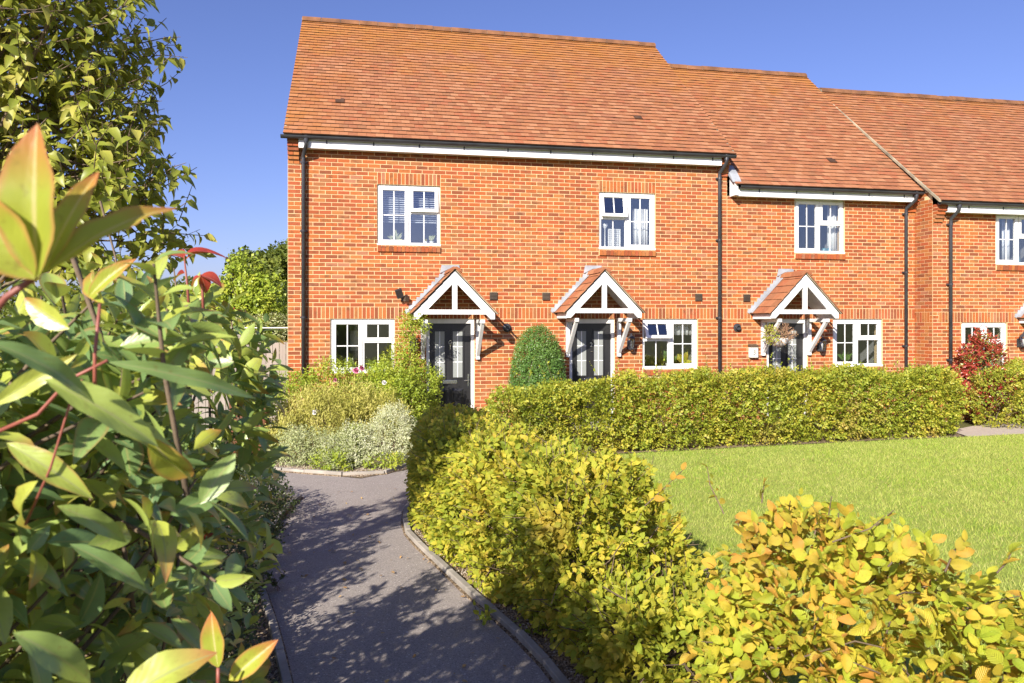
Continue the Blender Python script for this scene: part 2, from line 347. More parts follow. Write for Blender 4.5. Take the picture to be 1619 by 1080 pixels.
sheet('paving', [(10.95, -2.49), (12.3, -2.385), (18, -1.985), (18, -1.0), (13.2, -1.05), (13.9, -.6), (13.5, -.55), (12.3, -1.2), (11.2, -1.75)], .012, M['paving'])
sheet('bed_soil', [(-1.3, -3.2), (-.03, -4.04), (.68, -3.52), (1.22, -.9), (1.22, .0), (-1.36, .0)], .010, M['soil'])
sheet('hedge_soil', KR[2:12] + [(2.1, -11), (2.1, -9.6), (1.7, -8.2), (1.45, -6.5), (1.4, -5)], .014, M['soil'])
sheet('verge_soil', KL[:-1] + [(-4, -14), (-4, -5.0)], .014, M['soil'])
sheet('front_soil', [(2.15, -.01), (2.15, -2.2), (2.4, -2.95), (4.2, -2.9), (6.6, -2.7), (9.2, -2.51), (10.9, -2.45), (11.2, -1.75), (11.84, -1.2), (11.84, -.01)], .011, M['soil'])

def dense(poly, step):
    out = []
    for a, b in zip(poly[:-1], poly[1:]):
        a, b = Vector((*a, 0)), Vector((*b, 0)); n = max(1, int(round((b - a).length / step)))
        out += [a.lerp(b, i / n) for i in range(n)]
    return out + [Vector((*poly[-1], 0))]
def smooth_line(poly, it=2):
    for _ in range(it):
        q = [poly[0]]
        for a, b in zip(poly[:-1], poly[1:]): q += [(a[0] * .75 + b[0] * .25, a[1] * .75 + b[1] * .25), (a[0] * .25 + b[0] * .75, a[1] * .25 + b[1] * .75)]
        poly = q + [poly[-1]]
    return poly
def arc_points(poly, step):
    P = [Vector((*p, 0)) for p in poly]; out = [P[0]]; acc = 0
    for a, b in zip(P[:-1], P[1:]):
        L = (b - a).length; d = step - acc
        while d <= L: out.append(a.lerp(b, d / L)); d += step
        acc = (acc + L) % step
    return out
def kerb(poly, label, step):
    poly = smooth_line(poly); pts = arc_points(poly, step)
    base = MB()
    for a, b in zip(pts[:-1], pts[1:]):
        d = (b - a).normalized(); n = Vector((-d.y, d.x, 0)) * .045
        base.add([a - n + Vector((0, 0, .002)), b - n + Vector((0, 0, .002)), b + n + Vector((0, 0, .002)), a + n + Vector((0, 0, .002)),
                  a - n + Vector((0, 0, .018)), b - n + Vector((0, 0, .018)), b + n + Vector((0, 0, .018)), a + n + Vector((0, 0, .018))],
                 [(0, 1, 5, 4), (1, 2, 6, 5), (2, 3, 7, 6), (3, 0, 4, 7), (4, 5, 6, 7)])
    root = base.build('kerb', M['soil'], None, kind='structure')
    for a, b in zip(pts[:-1], pts[1:]):
        d = (b - a); L = d.length; m = MB(); m.box(-L / 2 + .004, L / 2 - .004, -.027, .027, 0, .05)
        me = bpy.data.meshes.new('kerb_stone'); me.from_pydata(m.v, [], m.f); me.materials.append(M['kerb'])
        o = bpy.data.objects.new('kerb_stone', me); col.objects.link(o)
        o.location = (a + b) / 2 + Vector((0, 0, .003 + random.uniform(0, .012))); o.rotation_euler = (random.uniform(-.04, .04), random.uniform(-.01, .01), math.atan2(d.y, d.x) + random.uniform(-.015, .015))
        o.parent = root; o.matrix_parent_inverse = Matrix.Translation(-wl(root)); bevel(o, .006)
kerb(KR[1:], 'right', .45); kerb(KL, 'left', .45)
kerb([(-1.3, -3.2), (-.03, -4.04), (.68, -3.52), (1.22, -.9), (1.22, -.05)], 'bed', .6)

# ------------------------------------------------------------------ the brick terrace
CZ = .075
def split_range(a, b, cuts):
    segs = [(a, b)]
    for c0, c1 in cuts:
        n = []
        for s0, s1 in segs:
            if c1 <= s0 or c0 >= s1: n.append((s0, s1)); continue
            if c0 - s0 > .02: n.append((s0, c0))
            if s1 - c1 > .02: n.append((c1, s1))
        segs = n
    return segs
def courses(u0, u1, z0, z1, openings, base, top=None):
    """stretcher bond: (a, b, zlow, zhigh) of each brick between the openings (a,b,zl,zh)"""
    out = []; k = int(math.ceil((z0 - base) / CZ - 1e-6)); z = base + k * CZ
    while z + CZ <= z1 + 1e-6:
        cuts = [(o[0], o[1]) for o in openings if o[2] < z + CZ - .012 and o[3] > z + .012]
        for s0, s1 in split_range(u0, u1, cuts):
            off = u0 + (k % 2) * .1125 - .225
            i = math.floor((s0 - off) / .225)
            while True:
                a = off + i * .225; b = a + .225
                if a >= s1 - 1e-6: break
                a2, b2 = max(a, s0), min(b, s1)
                if b2 - a2 > .035: out.append((a2 + .005, b2 - .005, z + .005, z + CZ - .005))
                i += 1
        z += CZ; k += 1
    return out
BM = MB(); BM.box(-.1065, .1065, -.006, .012, -.0315, .0315, back=False)
BRICK_ME = bpy.data.meshes.new('brick'); BRICK_ME.from_pydata(BM.v, [], BM.f); BRICK_ME.materials.append(M['brick'])
def lay_bricks(house, bricks, y0, extra=None, limit=300, zmin=1.35, back=None):
    """bricks proud of the mortar at y0; the 300 that show largest are objects, the rest one mesh"""
    full = [b for b in bricks if abs(b[1] - b[0] - .215) < .002 and b[2] > zmin]
    full.sort(key=lambda b: (b[0] - CAM.x) ** 2 + (b[2] - CAM.z) ** 2 + (y0 - CAM.y) ** 2)
    pick = set(map(id, full[:limit])); m = MB()
    for b in bricks:
        j = random.gauss(0, .0012)
        if id(b) in pick:
            o = place('brick', BRICK_ME, house, ((b[0] + b[1]) / 2, y0 + j, (b[2] + b[3]) / 2)); o.rotation_euler = (random.gauss(0, .004), random.gauss(0, .003), random.gauss(0, .004))
        else: m.box(b[0] + .001, b[1] - .001, y0 - .006 + j, y0 + .012, b[2] + .001, b[3] - .001, back=False)
    for e in extra or []: m.add(*e)
    m.build('brickwork', M['brick'], house, kind='stuff')
def mortar_wall(house, x0, x1, z0, z1, y0, openings):
    xs = sorted({x0, x1, *[o[0] for o in openings], *[o[1] for o in openings]}); zs = sorted({z0, z1, *[o[2] for o in openings], *[o[3] for o in openings]})
    m = MB(); y = y0 - .002
    for a, b in zip(xs[:-1], xs[1:]):
        for c, d in zip(zs[:-1], zs[1:]):
            if any(o[0] <= a and o[1] >= b and o[2] <= c and o[3] >= d for o in openings): continue
            m.add([(a, y, c), (b, y, c), (b, y, d), (a, y, d)], [(0, 1, 2, 3)])
    for o in openings:
        a, b, c, d = o[:4]; yb = y0 + .26
        m.add([(a, y, c), (a, yb, c), (a, yb, d), (a, y, d)], [(0, 1, 2, 3)]); m.add([(b, y, c), (b, y, d), (b, yb, d), (b, yb, c)], [(0, 1, 2, 3)])
        m.add([(a, y, d), (a, yb, d), (b, yb, d), (b, y, d)], [(0, 1, 2, 3)]); m.add([(a, y, c), (b, y, c), (b, yb, c), (a, yb, c)], [(0, 1, 2, 3)])
    return m.build('wall', M['mortar'], house)
def soldiers(x0, x1, z0, zh=.225):
    n = max(1, int(round((x1 - x0) / .075))); p = (x1 - x0) / n
    return [(x0 + i * p + .005, x0 + (i + 1) * p - .005, z0 + .005, z0 + zh - .005) for i in range(n)]
def brick_sill(house, x0, x1, ztop, y0):
    """course of bricks on edge, tilted and projecting below a window"""
    n = int(round((x1 - x0) / .075)); p = (x1 - x0) / n; m = MB()
    m.prism([(y0 + .05, ztop - .002), (y0 - .035, ztop - .022), (y0 - .028, ztop - .115), (y0 + .05, ztop - .115)], 'x', x0 + .004, x1 - .004)
    s = m.build('window_sill', M['mortar'], house)
    for i in range(n):
        q = MB(); a = x0 + i * p + .005; dz = random.gauss(0, .0015)
        q.prism([(y0 + .05, ztop + dz), (y0 - .048, ztop - .02 + dz), (y0 - .040, ztop - .122), (y0 + .05, ztop - .122)], 'x', a, a + p - .010)
        q.build('brick', M['brick'], s)

def window(house, x0, x1, z0, z1, y0, tall='left', split=.45, open_deg=0, hdiv=True):
    """white casement: one tall light and, beside it, a top-hung light over a fixed one"""
    yf = y0 + .035; fw = .052; xm = (x0 + x1) / 2; D = .07
    m = MB(); m.box(x0, x0 + fw, yf, yf + D, z0, z1); m.box(x1 - fw, x1, yf, yf + D, z0, z1)
    m.box(x0 + fw, x1 - fw, yf, yf + D, z1 - fw, z1); m.box(x0 + fw, x1 - fw, yf, yf + D, z0, z0 + fw)
    m.box(xm - .03, xm + .03, yf, yf + D, z0 + fw, z1 - fw)
    tl = (x0 + fw, xm - .03) if tall == 'left' else (xm + .03, x1 - fw); sl_ = (xm + .03, x1 - fw) if tall == 'left' else (x0 + fw, xm - .03)
    zt = z1 - (z1 - z0) * split
    m.box(sl_[0], sl_[1], yf, yf + D, zt - .025, zt + .025)
    m.box(x0 - .01, x1 + .01, yf - .05, yf - .001, z0 - .004, z0 + .03)
    win = bevel(m.build('window', M['white'], house), .004)
    def light(a, b, c, d, sash, deg=0, hbar=True):
        T = None
        if deg: T = Matrix.Translation((0, yf, d)) @ Matrix.Rotation(R(deg), 4, 'X') @ Matrix.Translation((0, -yf, -d))
        i = 0.0
        if sash:
            s = MB(); s.T = T; i = .048; o = .016
            s.box(a - o, a + i, yf - .02, yf + .03, c - o, d + o); s.box(b - i, b + o, yf - .02, yf + .03, c - o, d + o)
            s.box(a + i, b - i, yf - .02, yf + .03, d - i, d + o); s.box(a + i, b - i, yf - .02, yf + .03, c - o, c + i)
            bevel(s.build('sash', M['white'], win), .004)
        a, b, c, d = a + i, b - i, c + i, d - i; yg = yf + (.008 if sash else .03)
        g = MB(); g.T = T; g.box(a, b, yg, yg + .006, c, d); g.build('pane', M['glass'], win)
        q = MB(); q.T = T; mx = (a + b) / 2; q.box(mx - .010, mx + .010, yg - .006, yg - .001, c, d); q.build('glazing_bar', M['white'], win)
        if hbar:
            q = MB(); q.T = T; mz = (c + d) / 2; q.box(a, b, yg - .0055, yg - .0015, mz - .009, mz + .009); q.build('glazing_bar', M['white'], win)
    light(tl[0], tl[1], z0 + fw, z1 - fw, True, 0, hdiv)
    light(sl_[0], sl_[1], zt + .025, z1 - fw, True, -open_deg, False)
    light(sl_[0], sl_[1], z0 + fw, zt - .025, False, 0, False)
    return win
def room(house, x0, x1, z0, z1, y0, depth=2.6):
    m = MB(); a, b, c, d = x0 - .25, x1 + .25, z0 - .6, z1 + .15; ya = y0 + .265; yb = ya + depth
    m.add([(a, yb, c), (b, yb, c), (b, yb, d), (a, yb, d)], [(0, 1, 2, 3)]); m.add([(a, ya, c), (a, yb, c), (a, yb, d), (a, ya, d)], [(0, 1, 2, 3)])
    m.add([(b, ya, c), (b, yb, c), (b, yb, d), (b, ya, d)], [(0, 1, 2, 3)]); m.add([(a, ya, d), (b, ya, d), (b, yb, d), (a, yb, d)], [(0, 1, 2, 3)])
    m.add([(a, ya, c), (b, ya, c), (b, yb, c), (a, yb, c)], [(0, 1, 2, 3)])
    for (p, q, r_, s) in ((a, x0, c, d), (x1, b, c, d), (x0, x1, c, z0), (x0, x1, z1, d)):
        m.add([(p, ya, r_), (q, ya, r_), (q, ya, s), (p, ya, s)], [(0, 1, 2, 3)])
    m.box(x0 - .06, x1 + .06, ya - .15, ya + .02, z0 - .03, z0 - .005)
    m.build('room', M['room'], house)

def text_mesh(name, s, size, mat, loc, parent, depth=.003):
    cu = bpy.data.curves.new(name, 'FONT'); cu.body = s; cu.size = size; cu.extrude = depth; cu.align_x = 'CENTER'; cu.align_y = 'CENTER'
    tmp = bpy.data.objects.new(name, cu); col.objects.link(tmp)
    me = bpy.data.meshes.new_from_object(tmp.evaluated_get(bpy.context.evaluated_depsgraph_get())); bpy.data.objects.remove(tmp); bpy.data.curves.remove(cu)
    me.materials.clear(); me.materials.append(mat)
    o = place(name, me, parent, loc); o.rotation_euler = (R(90), 0, 0); return o
def door(house, x0, x1, ztop, y0, number=None, zb=.13):
    yf = y0 + .05; fw = .06
    quick('door_frame', M['white'], house, (x0, x0 + fw, yf - .02, yf + .09, zb, ztop), (x1 - fw, x1, yf - .02, yf + .09, zb, ztop), (x0 + fw, x1 - fw, yf - .02, yf + .09, ztop - .085, ztop))
    quick('threshold', M['kerb'], house, (x0 - .1, x1 + .1, y0 - .28, y0 + .3, 0, zb - .001))
    a, b = x0 + fw + .004, x1 - fw - .004; zt = ztop - .09; W_ = b - a
    dr = quick('door', M['door'], house, (a, b, yf + .02, yf + .066, zb + .002, zt))
    for p in (.13, .565):
        l0, l1 = a + W_ * p, a + W_ * (p + .235); c, d = zt - 1.04, zt - .15
        quick('pane_surround', M['door'], dr, (l0 - .03, l0, yf + .004, yf + .02, c - .03, d + .03), (l1, l1 + .03, yf + .004, yf + .02, c - .03, d + .03), (l0, l1, yf + .004, yf + .02, d, d + .03), (l0, l1, yf + .004, yf + .02, c - .03, c))
        quick('pane', M['obscure'], dr, (l0, l1, yf + .012, yf + .019, c, d))
        quick('glazing_bar', M['white'], dr, ((l0 + l1) / 2 - .007, (l0 + l1) / 2 + .007, yf + .006, yf + .0115, c, d))
        for q in (1, 2): quick('glazing_bar', M['white'], dr, (l0, l1, yf + .0065, yf + .0118, c + (d - c) * q / 3 - .007, c + (d - c) * q / 3 + .007))
        pn = MB(); pz0, pz1 = zb + .18, zt - 1.26
        pn.add([(l0 - .02, yf + .0195, pz0), (l1 + .02, yf + .0195, pz0), (l1 + .02, yf + .0195, pz1), (l0 - .02, yf + .0195, pz1), (l0 + .02, yf + .002, pz0 + .04), (l1 - .02, yf + .002, pz0 + .04), (l1 - .02, yf + .002, pz1 - .04), (l0 + .02, yf + .002, pz1 - .04)],
               [(0, 1, 5, 4), (1, 2, 6, 5), (2, 3, 7, 6), (3, 0, 4, 7), (4, 5, 6, 7)])
        pn.build('panel', M['door'], dr)
    xm = (a + b) / 2
    lp = MB(); lp.box(xm - .14, xm + .14, yf + .008, yf + .0195, zt - 1.16, zt - 1.09); bevel(lp.build('letter_plate', M['chrome'], dr), .004)
    hd = MB(); hd.box(b - .06, b - .03, yf + .006, yf + .0195, zt - 1.22, zt - .98); hd.tube([(b - .045, yf + .005, zt - 1.10), (b - .045, yf - .03, zt - 1.10), (b - .13, yf - .03, zt - 1.10)], .008); hd.build('handle', M['chrome'], dr)
    if number: text_mesh('number', number, .13, M['chrome'], (xm, yf + .014, zt - .43), dr)
    kn = MB(); zk = zt - .33 if not number else zt - .56
    kn.lathe([(.002, -.01), (.016, -.006), (.016, .006), (.002, .01)], (xm, yf + .008, zk), 10)
    if not number: kn.tube([(xm + .028 * math.cos(q), yf + .004, zk - .035 + .04 * math.sin(q)) for q in np.linspace(.6, 2 * math.pi + .5, 14)], .006, 6); kn.tube([(xm, yf + .004, zk - .08), (xm, yf + .004, zk - .17)], [.012, .004], 6)
    kn.build('knocker', M['chrome'], dr)
    return dr

PORCH_TILE = None
def porch(house, cx, y0, dz=0):
    yo = y0 - .75; p = MB()
    E = [(0, 3.06), (-.745, 2.285), (-.745, 2.175), (-.665, 2.175), (0, 2.865)]
    def mir(poly, s): return [(cx + s * x, z + dz) for x, z in poly]
    # soffit lining between the boards and the wall carries the other pieces
    for s in (-1, 1): p.prism(mir([(0, 3.03), (-.735, 2.265), (-.735, 2.235), (0, 3.0)], s), 'y', yo + .05, y0 - .002)
    pr = p.build('porch', M['white_wood'], house)
    for i, s in enumerate((-1, 1)):
        b = MB(); b.prism(mir([(x * (1 if i == 0 else .999), z) for x, z in E], s), 'y', yo - (.0 if i == 0 else .0015), yo + .04); bevel(b.build('bargeboard', M['white_wood'], pr), .003)
        f = MB(); f.box(*sorted((cx + s * .72, cx + s * .75)), yo + .042, y0 - .002, 2.165 + dz, 2.262 + dz); f.build('eaves_board', M['white_wood'], pr)
        # bracket: wall post, bearer and sloping brace
        bx = cx + s * .53; w_ = .036; q = MB()
        q.box(bx - w_, bx + w_, y0 - .075, y0 - .002, 1.40 + dz, 2.17 + dz); q.box(bx - w_ - .002, bx + w_ + .002, yo + .05, y0 - .0765, 2.10 + dz, 2.168 + dz)
        q.prism([(y0 - .077, 1.46 + dz), (y0 - .077, 1.56 + dz), (yo + .16, 2.098 + dz), (yo + .07, 2.098 + dz)], 'x', bx - w_ + .003, bx + w_ - .003)
        bevel(q.build('bracket', M['white_wood'], pr), .004)
    quick('tie_beam', M['white_wood'], pr, (cx - .575, cx + .575, yo + .005, yo + .055, 2.265 + dz, 2.352 + dz))
    quick('king_post', M['white_wood'], pr, (cx - .045, cx + .045, yo + .006, yo + .054, 2.353 + dz, 2.90 + dz))
    # tiles
    global PORCH_TILE
    ang = math.atan2(3.06 - 2.285, .745); rows = 6; L = 1.17; g = L / rows; wd = .8 / 4
    if PORCH_TILE is None:
        q = MB(); q.add([(-.5 * wd + .002, -.012, .010), (.5 * wd - .002, -.012, .010), (.5 * wd - .002, g + .03, -.002), (-.5 * wd + .002, g + .03, -.002), (-.5 * wd + .002, -.012, .028), (.5 * wd - .002, -.012, .028), (.5 * wd - .002, g + .03, .012), (-.5 * wd + .002, g + .03, .012)],
                        [(0, 1, 5, 4), (1, 2, 6, 5), (2, 3, 7, 6), (3, 0, 4, 7), (4, 5, 6, 7), (3, 2, 1, 0)])
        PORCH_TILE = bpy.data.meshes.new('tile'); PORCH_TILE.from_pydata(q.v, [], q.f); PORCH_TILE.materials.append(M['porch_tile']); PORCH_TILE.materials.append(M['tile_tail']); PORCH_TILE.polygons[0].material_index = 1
    for s in (-1, 1):
        sl_dir = Vector((-s * math.cos(ang), 0, math.sin(ang))); nrm = Vector((s * math.sin(ang), 0, math.cos(ang))); ax = sl_dir.cross(nrm)
        base = Vector((cx + s * .79, 0, 2.262 + dz)) + nrm * .012
        for r_ in range(rows):
            for k in range(4):
                yc = yo - .045 + wd * (k + .5)
                o = bpy.data.objects.new('tile', PORCH_TILE); col.objects.link(o)
                P = base + sl_dir * (r_ * g) + Vector((0, yc, 0)) + nrm * random.uniform(-.001, .002)
                Mx = Matrix((ax, sl_dir, nrm)).transposed().to_4x4(); Mx.translation = P
                o.matrix_basis = Mx; o.parent = pr; o.matrix_parent_inverse = Matrix.Translation(-wl(pr))
        # pointed mortar edge over the board and stepped lead against the wall
        v = MB(); a = base + nrm * -.012; e = base + sl_dir * L + nrm * -.012
        def P2(pt, n_): q_ = pt + nrm * n_; return (q_.x, q_.z)
        v.prism([P2(a, .0), P2(e, .0), P2(e, .018), P2(a, .018)], 'y', yo - .012, yo + .03); v.build('verge_mortar', M['verge'], pr)
        st = MB(); n = 11
        for k in range(n):
            za = 2.30 + dz + k * CZ; ztp = za + CZ * .98; xa = cx + s * (.80 - (za - 2.30 - dz) * .745 / .775)
            xb = cx + s * (.80 - (ztp - 2.30 - dz) * .745 / .775); xo = xa + s * .075
            pts = [(xa - s * .02, za - .05), (xo, za + .0), (xo - s * .015, za + CZ), (xb, ztp), (xb - s * .03, za + .02)]
            pts = pts if s > 0 else pts[::-1]
            st.prism(pts, 'y', y0 - .016 - .0004 * (k % 2), y0 - .0125)
        st.build('lead_flashing', M['lead'], pr)
        lf = MB(); lf.prism([P2(base, .030), P2(base + sl_dir * (L + .03), .030), P2(base + sl_dir * (L + .03), .038), P2(base, .038)], 'y', y0 - .12, y0 - .012); lf.build('lead_apron', M['lead'], pr)
    for k in range(2):
        q = MB(); y1 = yo - .05 + k * .405; q.prism([(cx - .13, 3.03 + dz), (cx - .10, 3.10 + dz), (cx - .04, 3.135 + dz), (cx + .04, 3.135 + dz), (cx + .10, 3.10 + dz), (cx + .13, 3.03 + dz), (cx + .09, 3.05 + dz), (cx, 3.10 + dz), (cx - .09, 3.05 + dz)], 'y', y1 + .003, y1 + .40); q.build('ridge_tile', M['porch_tile'], pr)
    sd = MB(); sd.prism([(cx - .2, 3.06 + dz), (cx - .17, 3.22 + dz), (cx + .17, 3.22 + dz), (cx + .2, 3.06 + dz), (cx, 3.16 + dz)], 'y', y0 - .03, y0 - .0125); sd.build('lead_saddle', M['lead'], pr)
    return pr

TILE_W, TILE_G = .165, .155
def roof_slope(house, x0, x1, ye, ze, yr, zr, mat, limit=300, back_depth=8.6, cut=None):
    pitch = math.atan2(zr - ze, yr - ye); L = math.hypot(zr - ze, yr - ye); cs, sn = math.cos(pitch), math.sin(pitch)
    m = MB(); yb = yr + (yr - ye)
    m.add([(x0, ye, ze), (x1, ye, ze), (x1, yr, zr), (x0, yr, zr), (x1, yb, ze), (x0, yb, ze)], [(0, 1, 2, 3), (3, 2, 4, 5)])
    m.add([(x0, ye + .03, ze - .03), (x1, ye + .03, ze - .03), (x1, yr, zr - .06), (x0, yr, zr - .06), (x1, yb, ze - .03), (x0, yb, ze - .03)], [(3, 2, 1, 0), (5, 4, 2, 3)])
    roof = m.build('roof', M['tile_bed'], house)
    back = MB(); back.add([(x0, yr, zr + .02), (x1, yr, zr + .02), (x1, yb, ze + .02), (x0, yb, ze + .02)], [(0, 1, 2, 3)]); back.build('rear_slope', M['tile'], roof)
    g = TILE_G; nr = int(math.ceil((L + .03) / g)); g = (L + .03) / nr
    V = [(0, -.0, .012), (TILE_W - .003, 0, .012), (TILE_W - .003, g + .03, .000), (0, g + .03, .000), (0, 0, .036), (TILE_W - .003, 0, .036), (TILE_W - .003, g + .03, .015), (0, g + .03, .015)]
    Fq = [(0, 1, 5, 4), (1, 2, 6, 5), (3, 0, 4, 7), (4, 5, 6, 7), (3, 2, 1, 0)]
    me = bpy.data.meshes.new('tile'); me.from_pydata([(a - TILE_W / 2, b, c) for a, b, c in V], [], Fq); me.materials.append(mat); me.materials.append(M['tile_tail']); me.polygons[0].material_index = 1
    tiles = []
    for r_ in range(nr):
        x = x0 - (r_ % 2) * TILE_W / 2
        while x < x1 - .02:
            a, b = max(x, x0), min(x + TILE_W, x1)
            if b - a > .03: tiles.append((r_, a, b))
            x += TILE_W
    def worldp(r_, xc): s = r_ * g - .04; return Vector((xc, ye + s * cs, ze + s * sn))
    full = [t_ for t_ in tiles if abs(t_[2] - t_[1] - TILE_W) < 1e-6 and (cut is None or not cut(worldp(t_[0], t_[1])))]
    full.sort(key=lambda t_: (worldp(t_[0], t_[1]) - CAM).length); pick = set(full[:limit]); rest = MB()
    for t_ in tiles:
        P = worldp(t_[0], (t_[1] + t_[2]) / 2); j = random.gauss(0, .0018)
        if t_ in pick:
            o = bpy.data.objects.new('tile', me); col.objects.link(o); o.location = P + Vector((0, -sn * j, cs * j)); o.rotation_euler = (pitch + random.gauss(0, .004), random.gauss(0, .003), 0)
            o.parent = roof; o.matrix_parent_inverse = Matrix.Translation(-wl(roof))
        else:
            w_ = (t_[2] - t_[1]) / TILE_W
            rest.add([(P.x + (a - TILE_W / 2) * w_, P.y + b * cs - (c + j) * sn, P.z + b * sn + (c + j) * cs) for a, b, c in V], Fq)
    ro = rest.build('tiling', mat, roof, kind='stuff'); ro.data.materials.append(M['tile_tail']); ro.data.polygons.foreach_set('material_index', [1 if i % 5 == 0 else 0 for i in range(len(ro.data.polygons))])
    return roof, worldp, nr
def ridge(roof, x0, x1, y, z, mat):
    n = int(round((x1 - x0) / .45)); p = (x1 - x0) / n
    for i in range(n):
        a = x0 + i * p; q = MB(); j = random.gauss(0, .003)
        q.prism([(y + dy, z + j + dz_) for dy, dz_ in ((-.135, -.075), (-.11, .0), (-.05, .052), (0, .064), (.05, .052), (.11, .0), (.135, -.075))], 'x', a + .006, a + p - .006); q.build('ridge_tile', mat, roof)
    q = MB(); q.prism([(y - .12, z - .08), (y - .10, z - .006), (y, z + .046), (y + .10, z - .006), (y + .12, z - .08)], 'x', x0 + .001, x1 - .001); q.build('ridge_mortar', M['verge'], roof)
def roof_vent(roof, x, P, pitch):
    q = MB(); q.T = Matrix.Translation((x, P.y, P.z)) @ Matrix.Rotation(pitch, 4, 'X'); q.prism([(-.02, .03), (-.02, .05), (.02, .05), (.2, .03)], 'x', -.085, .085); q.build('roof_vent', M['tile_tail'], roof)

def eaves(house, x0, x1, y0, ze, fx0, fx1):
    """white fascia and soffit, black gutter with brackets"""
    quick('fascia', M['white'], house, (fx0, fx1, y0 - .20, y0 - .18, ze - .235, ze - .07))
    quick('soffit', M['white'], house, (fx0, fx1, y0 - .179, y0 - .013, ze - .228, ze - .212))
    g = MB(); n = 8; yc, zc, ro, ri = y0 - .262, ze - .035, .060, .052
    prof = [(yc + ro * math.cos(math.pi + math.pi * k / n), zc + ro * math.sin(math.pi + math.pi * k / n)) for k in range(n + 1)] + [(yc + ri * math.cos(2 * math.pi - math.pi * k / n), zc + ri * math.sin(2 * math.pi - math.pi * k / n)) for k in range(n + 1)]
    g.prism(prof, 'x', x0, x1); gt = g.build('gutter', M['black'], house)
    x = fx0 + .5
    while x < fx1:
        b = MB(); b.prism([(yc + .064 * math.cos(math.pi + math.pi * k / n), zc + .064 * math.sin(math.pi + math.pi * k / n)) for k in range(n + 1)] + [(yc + .060 * math.cos(2 * math.pi - math.pi * k / n), zc + .060 * math.sin(2 * math.pi - math.pi * k / n)) for k in range(n + 1)], 'x', x - .015, x + .015)
        b.box(x - .012, x + .012, y0 - .205, y0 - .2005, ze - .15, ze - .07); b.build('gutter_bracket', M['black'], gt); x += .85
def corbel(house, xa, xb, y0, ztop, n=5):
    for k in range(n + 1):
        z = ztop - (k + 1) * CZ; pr_ = max(.0, .19 - .036 * k)
        for a, b in (((xa, (xa + xb) / 2), ((xa + xb) / 2, xb)) if k % 2 else ((xa, xa + (xb - xa) * .98),)):
            quick('brick', M['brick'], house, (a + .004, b - .004, y0 - pr_ - .011, y0 - .0005, z + .006, z + CZ - .004))
        quick('bed_joint', M['mortar'], house, (xa + .006, xb - .006, y0 - max(.012, pr_ - .03), y0 - .0008, z - .003, z + .0055))
def downpipe(house, x, y0, ztop, xo=None):
    m = MB(); yo = y0 - .26; yw = y0 - .075; xo = x if xo is None else xo
    m.tube([(xo, yo, ztop - .02), (xo, yo, ztop - .16), (xo, yo + .01, ztop - .2), (x, yw - .01, ztop - .36), (x, yw, ztop - .41), (x, yw, .05)], .036, 12)
    dp = m.build('downpipe', M['black'], house, smooth=True)
    c = MB(); c.tube([(xo, yo, ztop - .03), (xo, yo, ztop - .14)], .045, 12); c.build('outlet', M['black'], dp)
    for z in (ztop - .48, ztop - 1.75, ztop - 3.35):
        c = MB(); c.tube([(x, yw, z - .02), (x, yw, z + .02)], .043, 12); c.box(x - .06, x + .06, yw + .02, y0 - .013, z - .018, z + .018); c.build('pipe_clip', M['black'], dp)
def wall_vent(house, x, z, y0):
    m = MB(); s = .075; m.box(x - s, x + s, y0 - .03, y0 - .0125, z - s, z + s)
    v = m.build('vent', M['vent'], house)
    for k in range(5): quick('louvre', M['vent'], v, (x - s + .01, x + s - .01, y0 - .042, y0 - .0305, z - s + .012 + k * .027, z - s + .026 + k * .027))
def flue(house, x, z, y0):
    m = MB(); m.T = Matrix.Translation((x, y0 - .012, z)) @ Matrix.Rotation(R(90), 4, 'X'); m.lathe([(.085, 0), (.085, .012), (.055, .02), (.055, .07), (.05, .075), (.034, .075), (.034, .04)], (0, 0, 0), 18); m.build('flue_outlet', M['black'], house, smooth=False)
def shell(house, x0, x1, y0, ze, yr, zr, zoff=.05):
    """gable ends and rear wall"""
    yb = yr + (yr - y0); zw = ze + (0.27) * (zr - ze) / (yr - y0 + .27)
    for x, nm in ((x0 + .003, 0), (x1 - .003, 1)):
        m = MB(); m.add([(x, y0, 0), (x, yb, 0), (x, yb, zw - .06), (x, yr, zr - .09), (x, y0, zw - .06)], [(0, 1, 2, 3, 4)]); m.build('gable_wall', M['brick_far'], house)
    m = MB(); m.add([(x0, yb, 0), (x1, yb, 0), (x1, yb, zw - .06), (x0, yb, zw - .06)], [(0, 1, 2, 3)]); m.build('rear_wall', M['brick_far'], house)

